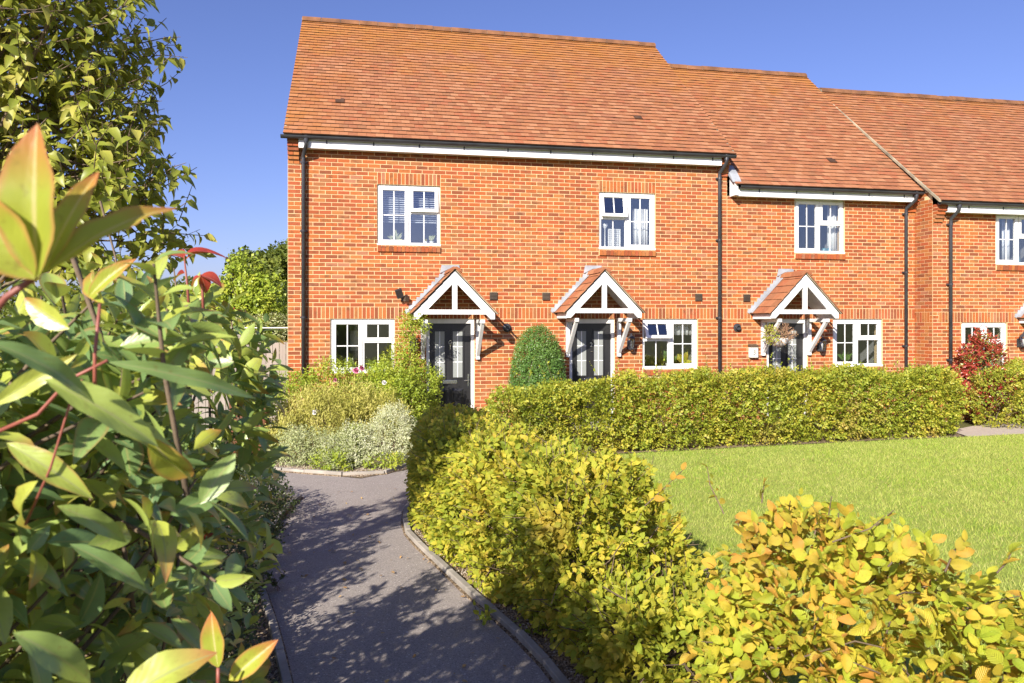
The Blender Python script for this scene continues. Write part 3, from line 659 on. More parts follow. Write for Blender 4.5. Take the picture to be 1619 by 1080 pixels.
def build_house(root, x0, x1, y0, base, wall_top, ze, yr, zr, wins, doors, band, u_soldier, mat_x=None, left_verge=.055, right_verge=.055, fx=None, corb=(True, True), gut=None, cut=None):
    openings = []; sold = []; holes = []
    for wd in wins:
        a, b, c, d = wd['r']; openings.append((a, b, c, d)); holes.append((a, b, c - .13, d)); 
        if wd.get('soldier'): holes.append((a, b, d - .001, d + .225)); sold += soldiers(a, b, d)
    for (a, b, c, d) in doors: openings.append((a, b, c, d)); holes.append((a, b, c, d))
    # soldier band over the ground floor
    holes.append((band[0], band[1], band[2], band[2] + .225)); sold += soldiers(band[0], band[1], band[2])
    mortar_wall(root, x0, x1, 0.0, wall_top, y0, openings)
    br = courses(x0, x1, 0.0, wall_top, holes, base)
    # bricks of the end faces
    ext = []
    lay_bricks(root, br + sold, y0, ext)
    for wd in wins:
        a, b, c, d = wd['r']
        window(root, a + .004, b - .004, c + .002, d - .004, y0, wd['tall'], wd.get('split', .45), wd.get('open', 0))
        brick_sill(root, a - .0, b + .0, c - .004, y0); room(root, a, b, c, d, y0)
    shell(root, x0, x1, y0, ze, yr, zr)
    roof, wp, nr = roof_slope(root, x0 - left_verge, x1 + right_verge, y0 - .27, ze, yr, zr, M['tile'], cut=cut)
    f0, f1 = fx if fx else (x0 + .21, x1 - .21)
    g0, g1 = gut if gut else (x0 - .10, x1 + .06)
    eaves(root, g0, g1, y0, ze, f0, f1)
    if corb[0]: corbel(root, x0, x0 + .21, y0, ze - .055)
    if corb[1]: corbel(root, x1 - .21, x1, y0, ze - .055)
    return roof, wp, nr

# taller pair of houses under one roof
H1 = thing('brick_house', (3.02, 0, 0), 'tallest red brick house block with two tiled porches and black doors', 'house')
roof1, wp1, nr1 = build_house(H1, -1.365, 7.406, 0, .01, 5.36, 5.555, 4.11, 9.30,
    [dict(r=(.265, 1.46, 3.585, 4.735), tall='left', soldier=True, split=.45, open=5), dict(r=(4.64, 5.835, 3.585, 4.735), tall='right', soldier=True, split=.45, open=12),
     dict(r=(-.60, .592, 1.165, 2.185), tall='left', split=.42), dict(r=(5.56, 6.76, 1.165, 2.185), tall='right', split=.42, open=22)],
    [(1.19, 2.12, 0, 2.185), (4.03, 4.97, 0, 2.185)], (-1.14, 7.406, 2.185), True)
ridge(roof1, -1.42, 7.46, 4.11, 9.34, M['ridge'])
door(H1, 1.192, 2.118, 2.181, 0); door(H1, 4.032, 4.968, 2.181, 0, '2')
for (a, b) in ((1.19, 2.12), (4.03, 4.97)): room(H1, a, b, .13, 2.185, 0, 1.5)
porch(H1, 1.65, 0); porch(H1, 4.515, 0, .03)
downpipe(H1, -1.08, 0, 5.56, -1.02); downpipe(H1, 7.21, 0, 5.56, 7.27)
for x in (2.493, 3.545, 6.773): wall_vent(H1, x, 2.63, 0)
flue(H1, 2.76, 2.01, 0)
P1 = math.atan2(9.30 - 5.555, 4.38)
roof_vent(roof1, -.45, wp1(9, 0), P1); roof_vent(roof1, 5.75, wp1(9, 0), P1)
# left verge pointing
def verge(roof, x, ye, ze, yr, zr, w_=.035, h=.05):
    m = MB(); m.prism([(ye - .02, ze - .045), (yr, zr - .05), (yr, zr + .01), (ye - .02, ze + .012)], 'x', x - w_ / 2, x + w_ / 2); m.build('verge_mortar', M['verge'], roof)
verge(roof1, -1.395, -.27, 5.555, 4.11, 9.30); verge(roof1, 7.435, -.27, 5.555, 4.11, 9.30)

# lower middle house
H3 = thing('brick_house', (9.63, 0, 0), 'middle red brick house with lower roof and hanging basket by its door', 'house')
roof3, wp3, nr3 = build_house(H3, 7.412, 11.85, 0, .01, 4.735, 4.945, 4.11, 8.78,
    [dict(r=(8.955, 10.135, 3.585, 4.728), tall='left', split=.45), dict(r=(9.86, 11.05, 1.165, 2.185), tall='left', split=.42)],
    [(8.31, 9.26, 0, 2.185)], (7.412, 11.85, 2.185), True, left_verge=-.05, right_verge=-.02, fx=(7.53, 11.69), corb=(False, True), gut=(7.56, 11.95),
    cut=lambda p: p.x < 7.6 and p.z > 5.5)
ridge(roof3, 7.47, 11.80, 4.11, 8.82, M['ridge'])
door(H3, 8.312, 9.258, 2.181, 0, None); room(H3, 8.31, 9.26, .13, 2.185, 0, 1.5)
porch(H3, 8.74, 0, .02)
downpipe(H3, 11.58, 0, 4.95, 11.68); wall_vent(H3, 7.848, 2.625, 0); flue(H3, 7.634, 2.005, 0)
roof_vent(roof3, 10.2, wp3(7, 0), math.atan2(8.78 - 4.945, 4.38))
m = MB(); m.prism([(-.26, 4.72), (.0, 4.72), (.0, 5.18), (-.02, 5.16), (-.26, 4.97)], 'x', 7.47, 7.527); m.build('boxed_end', M['white'], H3)
m = MB(); m.prism([(-.25, 4.985), (.10, 5.29), (.12, 5.40), (-.10, 5.20), (-.25, 5.01)], 'x', 7.412, 7.60); m.build('lead_flashing', M['lead'], H3)

# projecting wing on the right
H4 = thing('brick_house', (15.6, -.53, 0), 'projecting red brick end house beside the red shrub', 'house')
roof4, wp4, nr4 = build_house(H4, 11.85, 19.2, -.53, -.065, 4.47, 4.665, 3.45, 8.19,
    [dict(r=(13.41, 14.60, 3.365, 4.465), tall='left', split=.45), dict(r=(12.56, 13.70, 1.09, 2.11), tall='left', split=.42), dict(r=(16.6, 17.8, 3.365, 4.465), tall='left')],
    [(14.28, 15.22, 0, 2.11)], (12.0, 19.2, 2.11), True, left_verge=.05, fx=(12.06, 19.0), corb=(True, False), gut=(11.80, 19.2))
ridge(roof4, 11.80, 19.25, 3.45, 8.23, M['ridge'])
door(H4, 14.282, 15.218, 2.106, -.53); room(H4, 14.28, 15.22, .13, 2.11, -.53, 1.5)
porch(H4, 14.75, -.53, -.07); downpipe(H4, 12.23, -.53, 4.67, 12.27)
verge(roof4, 11.79, -.80, 4.665, 3.45, 8.19, .05); roof_vent(roof4, 16.0, wp4(8, 0), math.atan2(8.19 - 4.665, 4.25))
# the wing's return wall, facing the middle house: bricks on the plane x = 11.85
ret = MB(); zt = lambda y: 4.665 + (y + .80) * (8.19 - 4.665) / 4.25 - .07
ret.add([(11.846, -.53, 0), (11.846, .0, 0), (11.846, .0, zt(0)), (11.846, -.53, zt(-.53))], [(0, 1, 2, 3)])
rw = ret.build('return_wall', M['mortar'], H4)
rb = MB()
for (a, b, c, d) in courses(-.53, .0, 0, 5.3, [(-.45, -.0, 2.11, 2.335)], -.065) + soldiers(-.45, -.0, 2.11):
    if d > zt(a) - .02: continue
    rb.box(11.8418, 11.848, a, b, c, d)
rb.build('brickwork', M['brick'], rw, kind='stuff')

# ------------------------------------------------------------------ small things on and in the houses
def lantern(x, z, y0, label):
    t_ = thing('wall_lantern', (x, y0, z - .2), label, 'lantern', 'wall lanterns beside the doors')
    yc = y0 - .14
    m = MB(); m.box(x - .045, x + .045, y0 - .03, y0 - .0125, z - .12, z + .06); m.tube([(x, y0 - .03, z - .1), (x, y0 - .09, z - .15), (x, yc, z - .13)], .01, 8); m.build('wall_bracket', M['black'], t_)
    c = MB(); c.lathe([(.03, -.13), (.055, -.11), (.055, -.095)], (x, yc, z), 6); c.lathe([(.085, .10), (.07, .13), (.04, .16), (.02, .175), (.012, .2), (.002, .22)], (x, yc, z), 6)
    for k in range(6):
        a = k * math.pi / 3; c.tube([(x + .052 * math.cos(a), yc + .052 * math.sin(a), z - .1), (x + .08 * math.cos(a), yc + .08 * math.sin(a), z + .105)], .005, 5)
    c.build('cage', M['black'], t_)
    g = MB(); g.lathe([(.048, -.095), (.075, .10)], (x, yc, z), 6); g.build('glass', M['glass'], t_)
    b = MB(); b.lathe([(.012, -.09), (.02, -.02), (.03, .02), (.02, .05), (.004, .06)], (x, yc, z), 10); b.build('bulb', M['pot'], t_, smooth=True)
lantern(.93, 1.69, 0, 'black wall lantern wrapped by the climbing rose left of the knocker door')
lantern(5.27, 1.69, 0, 'black wall lantern between the number 2 door and the open ground-floor window')
lantern(9.52, 1.62, 0, 'black wall lantern right of the door with the hanging basket')
lantern(13.98, 1.70, -.53, 'black wall lantern beside the red shrub on the projecting house')
fl = thing('security_light', (.72, 0, 2.5), 'black security floodlight tilted on the wall left of the knocker-door porch', 'floodlight')
m = MB(); m.box(.72, .80, -.06, -.0125, 2.52, 2.62); m.tube([(.76, -.05, 2.57), (.72, -.12, 2.62)], .012, 8); m.build('mount', M['black'], fl)
m = MB(); m.T = Matrix.Translation((.67, -.17, 2.66)) @ Matrix.Rotation(R(-20), 4, 'Y') @ Matrix.Rotation(R(25), 4, 'X'); m.box(-.065, .065, -.03, .03, -.09, .09); bevel(m.build('lamp_head', M['black'], fl), .008)
m = MB(); m.T = Matrix.Translation((.80, -.10, 2.56)) @ Matrix.Rotation(R(35), 4, 'Z') ; m.box(-.045, .045, -.03, .03, -.05, .05); bevel(m.build('sensor', M['vent'], fl), .008)
mb = thing('letter_box', (7.975, 0, 1.38), 'white wall box marked 3 with dark lid left of the basket', 'letter box')
quick('box_body', M['sign'], mb, (7.89, 8.06, -.10, -.0125, 1.385, 1.60))
m = MB(); m.prism([(-.012, 1.66), (-.12, 1.615), (-.12, 1.602), (-.012, 1.602)], 'x', 7.88, 8.07); m.build('lid', M['vent'], mb)
text_mesh('number', '3', .15, M['black'], (7.975, -.102, 1.49), mb)
mb2 = None

def leaf_template(nl, nw, ratio, shape, fold=.18):
    V = []; UV = []
    for i in range(nl + 1):
        t_ = i / nl; wv = max(shape(t_), .012 if 0 < i < nl else .004) * ratio
        for j in range(nw + 1):
            u = j / nw; x = (u - .5) * 2 * wv / 2
            V.append((x, t_, fold * abs(x))); UV.append((u, t_))
    F = [(i * (nw + 1) + j, i * (nw + 1) + j + 1, (i + 1) * (nw + 1) + j + 1, (i + 1) * (nw + 1) + j) for i in range(nl) for j in range(nw)]
    return np.array(V), np.array(F), np.array(UV)
ovate = lambda t_: math.sin(math.pi * t_ ** .78) ** .75 if 0 < t_ < 1 else 0
lance = lambda t_: math.sin(math.pi * t_ ** .9) ** .85 if 0 < t_ < 1 else 0
acumin = lambda t_: (math.sin(math.pi * t_ ** .72) ** .9 * (1 - .25 * t_)) if 0 < t_ < 1 else 0
def unit(a): return a / np.maximum(np.linalg.norm(a, axis=-1, keepdims=True), 1e-9)
def leaves_mesh(name, P, D, N, S, tpl, mat, curl=.25, curl_sd=.2, wsd=.12, width=None):
    V, F, UV = tpl; n = len(P); k = len(V)
    y = unit(D); z = unit(N - y * np.sum(N * y, 1, keepdims=True)); x = np.cross(y, z)
    cl = rng.normal(curl, curl_sd, n)[:, None]; wf = (rng.normal(1, wsd, n) if width is None else width)[:, None]
    tx = V[:, 0][None] * wf; ty = V[:, 1][None]; tz = V[:, 2][None] - cl * ty ** 2
    ty2 = ty * (1 - .25 * np.abs(cl) * ty)
    co = P[:, None, :] + S[:, None, None] * (tx[..., None] * x[:, None] + ty2[..., None] * y[:, None] + tz[..., None] * z[:, None])
    FF = (F[None] + (np.arange(n) * k)[:, None, None]).reshape(-1, F.shape[1])
    return co.reshape(-1, 3), FF, np.tile(UV, (n, 1))
def foliage(name, P, D, N, S, tpl, mat, parent=None, kind='stuff', **kw):
    V, F, UV = leaves_mesh(name, P, D, N, S, tpl, mat, **kw)
    V, c = recentre(V); o = place(name, np_mesh(name, V, F, mat, UV), parent, c); return props(o, kind=kind)
def leaf_objects(parent, P, D, N, S, tpls, mat, name='leaf', curls=(-.05, .15, .35, .55)):
    """single leaves as objects that share a few leaf meshes"""
    mes = []
    for tp in tpls:
        for c in curls:
            V, F, UV = leaves_mesh('leaf', np.zeros((1, 3)), np.array([[0, 1., 0]]), np.array([[0, 0, 1.]]), np.ones(1), tp, mat, curl=c, curl_sd=0, wsd=0)
            mes.append(np_mesh('leaf', V, F, mat, UV))
    base = wl(parent)
    for i in range(len(P)):
        y = Vector(D[i]).normalized(); z = Vector(N[i]); z = (z - y * z.dot(y)).normalized(); x = y.cross(z)
        o = bpy.data.objects.new(name, random.choice(mes)); col.objects.link(o)
        Mx = Matrix((x * S[i] * random.uniform(.88, 1.12), y * S[i], z * S[i])).transposed().to_4x4(); Mx.translation = Vector(P[i])
        o.matrix_basis = Mx; o.parent = parent; o.matrix_parent_inverse = Matrix.Translation(-base)
T_HORN_F = leaf_template(2, 2, .62, ovate); T_HORN = leaf_template(3, 2, .60, ovate, .22); T_HORN_N = leaf_template(6, 4, .58, ovate, .25)
T_PHOT = leaf_template(4, 2, .40, lance, .35); T_PHOT_N = leaf_template(8, 4, .40, lance, .40)
T_CHER = leaf_template(4, 2, .52, acumin, .45); T_SMALL = leaf_template(2, 2, .5, ovate, .2); T_THIN = leaf_template(2, 1, .22, lance, 0)
T_FAR = leaf_template(2, 1, .75, ovate, 0)

_ph = rng.uniform(0, 6.28, (24,)); _dr = unit(rng.normal(size=(24, 3)))
def lump(P, f=3.0):
    s = 0
    for i in range(8): s = s + np.sin(P @ _dr[i] * f * (1 + .35 * i) + _ph[i]) / (1 + .3 * i)
    return s / 3.2
def seg_dist(P2, poly):
    best = np.full(len(P2), 1e9); tb = np.zeros(len(P2)); acc = 0.0
    for a, b in zip(poly[:-1], poly[1:]):
        a = np.array(a); b = np.array(b); ab = b - a; L = np.linalg.norm(ab); h = np.clip(((P2 - a) @ ab) / (L * L), 0, 1)
        d = np.linalg.norm(P2 - a - h[:, None] * ab, axis=1); m_ = d < best; best[m_] = d[m_]; tb[m_] = acc + h[m_] * L; acc += L
    return best, tb
def hedge_sdf(poly, hw, hts, r=.22, amp=.08, freq=3.0):
    """hts: list of (distance along, height)"""
    hx, hy = zip(*hts)
    def f(P):
        d, t_ = seg_dist(P[:, :2], poly); H_ = np.interp(t_, hx, hy); W_ = hw * (.86 + .14 * np.clip(P[:, 2] / .5, 0, 1))
        a = d - W_ + r; b = P[:, 2] - H_ + r
        return np.hypot(np.maximum(a, 0), np.maximum(b, 0)) + np.minimum(np.maximum(a, b), 0) - r + amp * lump(P, freq)
    return f
def blob_sdf(parts, amp=.1, freq=3.0):
    def f(P):
        d = np.full(len(P), 1e9)
        for c, r in parts: q = (P - np.array(c)) / np.array(r); k = np.linalg.norm(q, axis=1); d = np.minimum(d, (k - 1) * min(r))
        return d + amp * lump(P, freq)
    return f
def shell_points(sdf, lo, hi, n, inner=.22, outer=.03, bias=2.0, zmin=.02):
    lo, hi = np.array(lo), np.array(hi); out = []; got = 0
    while got < n:
        P = rng.uniform(lo, hi, (max(20000, n), 3)); d = sdf(P)
        keep = (d < outer) & (d > -inner) & (P[:, 2] > zmin) & (rng.uniform(size=len(P)) < np.exp(bias * np.minimum(d, 0) / inner))
        P = P[keep]; out.append(P); got += len(P)
        if len(P) == 0: break
    P = np.concatenate(out)[:n]; e = .02; g = np.stack([sdf(P + np.eye(3)[i] * e) - sdf(P - np.eye(3)[i] * e) for i in range(3)], 1)
    return P, unit(g)
def shoots(P, A, Lsh, nl, size, spread=1.0, planar=True, up=.4, droop=0.0):
    """leaves set along short shoots: P base, A axis"""
    n = len(P); A = unit(A); ref = unit(np.cross(A, rng.normal(size=(n, 3)))); oth = np.cross(A, ref)
    LP, LD, LN, LS = [], [], [], []
    for k in range(nl):
        t_ = (k + rng.uniform(0, .6, n)) / nl
        if planar: ang = (k % 2) * math.pi + rng.normal(0, .35, n)
        else: ang = k * 2.4 + rng.normal(0, .3, n)
        side = ref * np.cos(ang)[:, None] + oth * np.sin(ang)[:, None]
        op = rng.normal(spread, .18, n)[:, None] * (1 - .45 * t_[:, None])
        d = unit(A * np.cos(op) + side * np.sin(op) + rng.normal(0, .12, (n, 3)) - np.array([0, 0, droop]))
        nr_ = (oth if planar else unit(A - d * np.sum(A * d, 1, keepdims=True))) 
        if planar: nr_ = nr_ * np.sign(nr_[:, 2:3] + 1e-6)
        nr_ = unit(nr_ + np.array([-.15, -.2, up]) + rng.normal(0, .25, (n, 3)))
        LP.append(P + A * (Lsh * t_)[:, None]); LD.append(d); LN.append(nr_); LS.append(size * rng.uniform(.45, 1.15, n) * (1 - .25 * np.maximum(t_ - .6, 0)))
    return tuple(np.concatenate(q) for q in (LP, LD, LN, LS))
def twigs(name, P, A, L, mat, parent, r0=.004, n=4):
    m = MB()
    for p, a, l in zip(P, A, L):
        p = Vector(p); a = Vector(a); b = Vector(rng.normal(0, .08, 3)) * l
        m.tube([p - a * l * .2, p + a * l * .5 + b, p + a * l], [r0, r0 * .8, r0 * .45], n, False)
    return m.build(name, mat, parent, smooth=True)
def cam_depth(P): return (P[:, 0] * math.sin(TH) + (P[:, 1] + 14.5) * math.cos(TH))
def split_near(arrs, n):
    P = arrs[0]; v = P - np.array(CAM); d = np.linalg.norm(v, axis=1); dep = cam_depth(P)
    px = CX + FPX * (P[:, 0] * math.cos(TH) - (P[:, 1] + 14.5) * math.sin(TH)) / np.maximum(dep, .05); py = HY - FPX * (P[:, 2] - 2.15) / np.maximum(dep, .05)
    vis = (dep > .2) & (px > -20) & (px < 1640) & (py > -20) & (py < 1100)
    score = np.where(vis, arrs[3] / d, 0); idx = np.argsort(-score); a, b = idx[:n], idx[n:]
    return tuple(q[a] for q in arrs), tuple(q[b] for q in arrs)

# ------------------------------------------------------------------ hornbeam hedges
def hedge_branches(parent, poly, hts, mat=M['bark'], step=.28, r0=.014):
    m = MB()
    for p in arc_points(poly, step):
        for _ in range(2):
            h = .85 * random.uniform(.6, .95) * hts; q = p + Vector((random.uniform(-.12, .12), random.uniform(-.12, .12), 0)); pts = [q]
            for k in range(1, 5): pts.append(q + Vector((random.gauss(0, .06) * k, random.gauss(0, .06) * k, h * k / 4)))
            m.tube(pts, [r0, r0 * .8, r0 * .6, r0 * .45, r0 * .3], 5, False)
            for s in pts[1:4]:
                e = Vector((random.gauss(0, 1), random.gauss(0, 1), .7)).normalized() * random.uniform(.2, .35); m.tube([s, s + e * .6, s + e], [r0 * .45, r0 * .3, r0 * .15], 4, False)
    return m.build('branches', mat, parent, smooth=True)
# A: along the path, beside the lawn
HA = [(1.16, -5.35), (1.0, -6.2), (1.02, -6.95), (1.22, -7.85), (1.47, -8.8), (1.62, -9.5), (1.74, -10.2), (1.76, -10.6)]
tA = thing('hornbeam_hedge', (1.2, -7.8, 0), 'waist-high yellow-green hornbeam hedge curving along the path kerb', 'hedge')
fA = hedge_sdf(HA, .47, [(0, 1.02), (1.2, 1.1), (4.3, 1.12), (4.6, .95), (4.85, .62), (5.6, .5)], .22, .11, 3.0)
P, G = shell_points(fA, (.2, -11.4, 0), (2.5, -4.6, 1.4), 6800, .24, -.02, 1.6)
A_ = unit(G * .75 + np.array([-.08, -.12, .45]) + rng.normal(0, .45, P.shape))
arr = shoots(P - A_ * .06, A_, np.full(len(P), .15), 7, .066, .95, True, .35)
near, rest = split_near(arr, 300)
leaf_objects(tA, *near, [T_HORN_N], M['horn_mid']); foliage('foliage', *rest, T_HORN, M['horn_mid'], tA)
hedge_branches(tA, HA, .85); twigs('twig', P[::9] - A_[::9] * .12, A_[::9], np.full(len(P[::9]), .28), M['bark'], tA)
# B: taller autumn hedge near the camera
HB = [(1.70, -11.90), (1.98, -12.35), (2.32, -12.8), (2.8, -13.25), (3.5, -13.7)]
tB = thing('hornbeam_hedge', (1.9, -12.6, 0), 'orange and gold hornbeam hedge with loose twigs overlooking the lawn', 'hedge')
fB = hedge_sdf(HB, .37, [(0, 1.32), (.25, 1.38), (.6, 1.22), (1.2, 1.09), (2.5, 1.10)], .22, .11, 3.6)
P, G = shell_points(fB, (.6, -14.4, .2), (3.9, -10.9, 1.9), 3100, .28, -.02, 1.5)
A_ = unit(G * .6 + np.array([-.05, -.1, .4]) + rng.normal(0, .5, P.shape))
arr = shoots(P - A_ * .05, A_, np.full(len(P), .16), 7, .063, .95, True, .35)
# loose shoots above the clipped top
sp_ = [at_depth(1030, 790, 3.3), at_depth(1140, 800, 2.95), at_depth(1205, 790, 2.8), at_depth(1330, 850, 2.6), at_depth(1290, 840, 2.7), at_depth(1500, 895, 2.3), at_depth(1580, 900, 2.2), at_depth(1410, 890, 2.4)]
se_ = [at_depth(1085, 738, 3.3), at_depth(1118, 738, 2.95), at_depth(1208, 765, 2.8), at_depth(1400, 815, 2.6), at_depth(1300, 815, 2.7), at_depth(1530, 850, 2.3), at_depth(1600, 870, 2.2), at_depth(1440, 860, 2.4)]
SP = np.array(sp_); SA = np.array([e - s for s, e in zip(sp_, se_)]); SL = np.linalg.norm(SA, axis=1)
arr2 = shoots(SP, SA, SL, 6, .055, .8, True, .3)
arr = tuple(np.concatenate((a, b)) for a, b in zip(arr, arr2))
near, rest = split_near(arr, 300)
leaf_objects(tB, *near, [T_HORN_N], M['horn_near']); foliage('foliage', *rest, T_HORN_N, M['horn_near'], tB)
hedge_branches(tB, HB, 1.02, r0=.012); twigs('twig', P[::14] - A_[::14] * .12, A_[::14], np.full(len(P[::14]), .26), M['bark'], tB); [twigs('loose_twig', SP[i:i + 1], unit(SA[i:i + 1]), SL[i:i + 1], M['bark'], tB, .003) for i in range(len(SP))]
# C: long clipped hedge in front of the houses, D: the piece beyond the paved gap
HC = [(2.45, -2.35), (4.3, -2.45), (6.6, -2.25), (9.17, -2.08), (10.6, -2.02)]
tC = thing('hornbeam_hedge', (6.4, -2.2, 0), 'long clipped green hornbeam hedge in front of the porches', 'hedge')
fC = hedge_sdf(HC, .46, [(0, 1.08), (.6, 1.16), (1.6, 1.24), (3, 1.30), (6, 1.30), (8, 1.22)], .24, .16, 3.0)
P, G = shell_points(fC, (1.7, -3.2, 0), (11.2, -1.3, 1.5), 17500, .34, -.01, .8)
A_ = unit(G * .7 + np.array([-.05, -.1, .35]) + rng.normal(0, .5, P.shape))
arr = shoots(P - A_ * .05, A_, np.full(len(P), .13), 5, .064, .95, True, .3)
foliage('foliage', *arr, T_HORN_F, M['horn_far'], tC); hedge_branches(tC, HC, 1.15, step=.35)
PT = np.array([[x, -2.3 + random.uniform(-.2, .2), 1.22] for x in [5.55, 5.8, 6.9, 7.05, 7.2, 7.9, 8.1, 9.35, 9.6, 9.9, 10.1, 8.75, 4.2, 3.0] + [random.uniform(2.4, 10.6) for _ in range(26)]]); AT = unit(rng.normal(0, .25, PT.shape) + np.array([0, 0, 1.0])); LT = rng.uniform(.12, .40, len(PT))
foliage('top_shoots', *shoots(PT, AT, LT, 9, .06, .9, False, .3), T_HORN_F, M['rose'], tC); twigs('twig', PT, AT, LT, M['bark'], tC, .003)
HD = [(12.62, -1.42), (14.5, -1.2), (17, -1.1)]
tD = thing('hornbeam_hedge', (14.6, -1.2, 0), 'short green hornbeam hedge beyond the paved gap below the red shrub', 'hedge')
fD = hedge_sdf(HD, .45, [(0, 1.15), (.6, 1.25), (4, 1.3)], .2, .08, 2.6)
P, G = shell_points(fD, (12.0, -2.1, 0), (17.4, -.4, 1.5), 5600, .2, -.02, 1.6); A_ = unit(G * .7 + np.array([0, -.1, .35]) + rng.normal(0, .5, P.shape))
foliage('foliage', *shoots(P, A_, np.full(len(P), .13), 5, .064, .95, True, .3), T_HORN_F, M['horn_far'], tD); hedge_branches(tD, HD, 1.15, step=.35)

# ------------------------------------------------------------------ photinia hedge beside the camera
HP = [(-.98, -12.05), (-.92, -12.6), (-.95, -13.25)]
tP = thing('photinia_hedge', (-1.2, -12.4, 0), 'tall glossy photinia hedge with large leaves and red shoots beside the path', 'hedge')
fP1 = hedge_sdf(HP, .54, [(0, 2.14), (.5, 2.22), (1.3, 2.2)], .3, .12, 2.6); fP_shade_far = hedge_sdf([(-1.9, -10.3), (-2.0, -8.5)], .40, [(0, 1.75), (2, 1.72)], .3, .2, 4.0)  # the second is an unseen clump, added to throw shade across the path
fP_shade_near = hedge_sdf([(-1.3, -11.25), (-1.22, -10.55)], .36, [(0, 1.6), (2, 1.45)], .3, .2, 4.0)  # hidden low clump, added so that its shadow falls on the nearer path
fP = lambda P_: np.minimum(np.minimum(fP1(P_), fP_shade_far(P_)), fP_shade_near(P_))
P, G = shell_points(fP, (-3.2, -14.9, .1), (.4, -8.0, 2.8), 3700, .40, -.02, .8)
k_ = (P[:, 0] > -1.6) | (P[:, 2] > 1.6) | (rng.uniform(size=len(P)) < .35); P, G = P[k_], G[k_]
dv = np.linalg.norm(P - np.array(CAM), axis=1); P, G = P[dv > .85], G[dv > .85]
A_ = unit(G * .55 + np.array([.1, 0, .65]) + rng.normal(0, .35, P.shape))
arr = shoots(P - A_ * .10, A_, np.full(len(P), .17), 9, .098, 1.15, False, .45, .12)
# loose shoots leaning out over the path
ls_ = [(x_, y_, random.uniform(2.2, 2.9)) for x_, y_ in ((250, 470), (220, 455), (200, 470), (180, 440), (235, 500), (265, 520), (150, 450), (120, 460), (310, 470), (285, 455), (405, 540), (415, 625), (410, 670), (412, 760), (400, 860), (385, 900), (345, 500), (365, 520), (385, 545), (400, 570), (410, 600), (395, 620), (405, 650), (390, 680), (408, 700), (380, 590), (360, 560), (340, 540), (330, 520), (350, 610), (370, 640), (355, 680), (320, 500), (400, 740), (395, 790), (385, 840), (300, 490), (280, 500), (375, 720), (340, 640), (345, 580))]
for _ in range(60):
    x_ = random.uniform(170, 424); ls_.append((x_, random.uniform(465 + max(0, x_ - 230) * .42, 930), random.uniform(2.2, 3.0)))
for _ in range(75): ls_.append((random.uniform(-20, 300), random.uniform(440, 1090), random.uniform(1.15, 1.9)))
LP_ = np.array([at_depth(*q_) for q_ in ls_]); LA_ = unit(np.tile([.42, .1, .45], (len(ls_), 1)) + rng.normal(0, .35, LP_.shape))
arr_l = shoots(LP_ - LA_ * .08, LA_, np.full(len(LP_), .17), 10, .10, 1.15, False, .5, .15); P = np.concatenate((P, LP_)); A_ = np.concatenate((A_, LA_)); G = np.concatenate((G, LA_))
arr = tuple(np.concatenate((a_, b_)) for a_, b_ in zip(arr, arr_l))
# no leaf may hang into the view of the path
dep = cam_depth(arr[0]); pxx = CX + FPX * (arr[0][:, 0] * math.cos(TH) - (arr[0][:, 1] + 14.5) * math.sin(TH)) / np.maximum(dep, .05)
ok = ~((dep > .1) & (pxx > 430)) & (np.linalg.norm(arr[0] - np.array(CAM), axis=1) > .72); pyy = HY - FPX * (arr[0][:, 2] - 2.15) / np.maximum(dep, .05); ok &= ~((pxx > 255) & (pxx < 350) & (pyy < 462)); arr = tuple(q[ok] for q in arr)
near, rest = split_near(arr, 275)
leaf_objects(tP, *near, [T_PHOT_N], M['photinia'], curls=(.05, .2, .4, .6)); foliage('foliage', *rest, T_PHOT, M['photinia'], tP)
hedge_branches(tP, HP, 1.45, step=.3, r0=.012)
tw = P + A_ * .12; dpt = cam_depth(tw); tx_ = CX + FPX * (tw[:, 0] * math.cos(TH) - (tw[:, 1] + 14.5) * math.sin(TH)) / np.maximum(dpt, .05); tk = np.where((tx_ < 395) & (np.linalg.norm(tw - np.array(CAM), axis=1) > 1.0))[0][::3]
twigs('stem', P[tk] - A_[tk] * .25, A_[tk], np.full(len(tk), .33), M['bark'], tP, .005, 5)
red = rng.choice(len(P), 90, replace=False); red = red[P[red, 2] > 1.5]
arr_r = shoots(P[red], A_[red], np.full(len(red), .14), 5, .045, .7, False, .3); foliage('young_leaves', *arr_r, T_PHOT, M['photinia_red'], tP)
# the nearest leaves, read one by one from the photograph: base pixel, tip pixel, depths, width in pixels, tilt
big = [((60, 440), (40, 186), .62, .60, 96, .3), ((66, 436), (148, 238), .62, .66, 46, -.8), ((74, 430), (274, 262), .62, .70, 52, -.9), ((55, 442), (-60, 290), .62, .6, 90, .2),
       ((168, 572), (442, 614), .95, 1.05, 34, -.6), ((-20, 540), (196, 612), .78, .85, 52, .5), ((70, 600), (272, 690), .88, .92, 66, .6), ((140, 655), (356, 724), .92, 1.0, 50, .7), ((236, 690), (314, 800), .95, 1.0, 58, .2),
       ((345, 1056), (330, 968), 1.2, 1.2, 44, .3), ((362, 1076), (434, 1012), 1.2, 1.2, 46, .2), ((190, 1110), (332, 1010), .95, .98, 80, .6), ((-10, 640), (120, 560), .9, .9, 40, -.2), ((10, 700), (150, 780), .95, .95, 46, .5),
       ((90, 800), (230, 850), 1.0, 1.05, 44, .5), ((110, 860), (255, 930), 1.05, 1.1, 46, .6), ((60, 760), (-30, 850), .9, .95, 50, .5), ((20, 1000), (190, 1080), .9, .95, 56, .6), ((110, 520), (30, 470), .9, .9, 44, .0), ((140, 470), (205, 400), 1.1, 1.1, 40, .2), ((165, 480), (110, 410), 1.1, 1.15, 44, .1)]
BP, BD, BN, BS, BW = [], [], [], [], []
fw_ = ray(CX, HY).normalized()
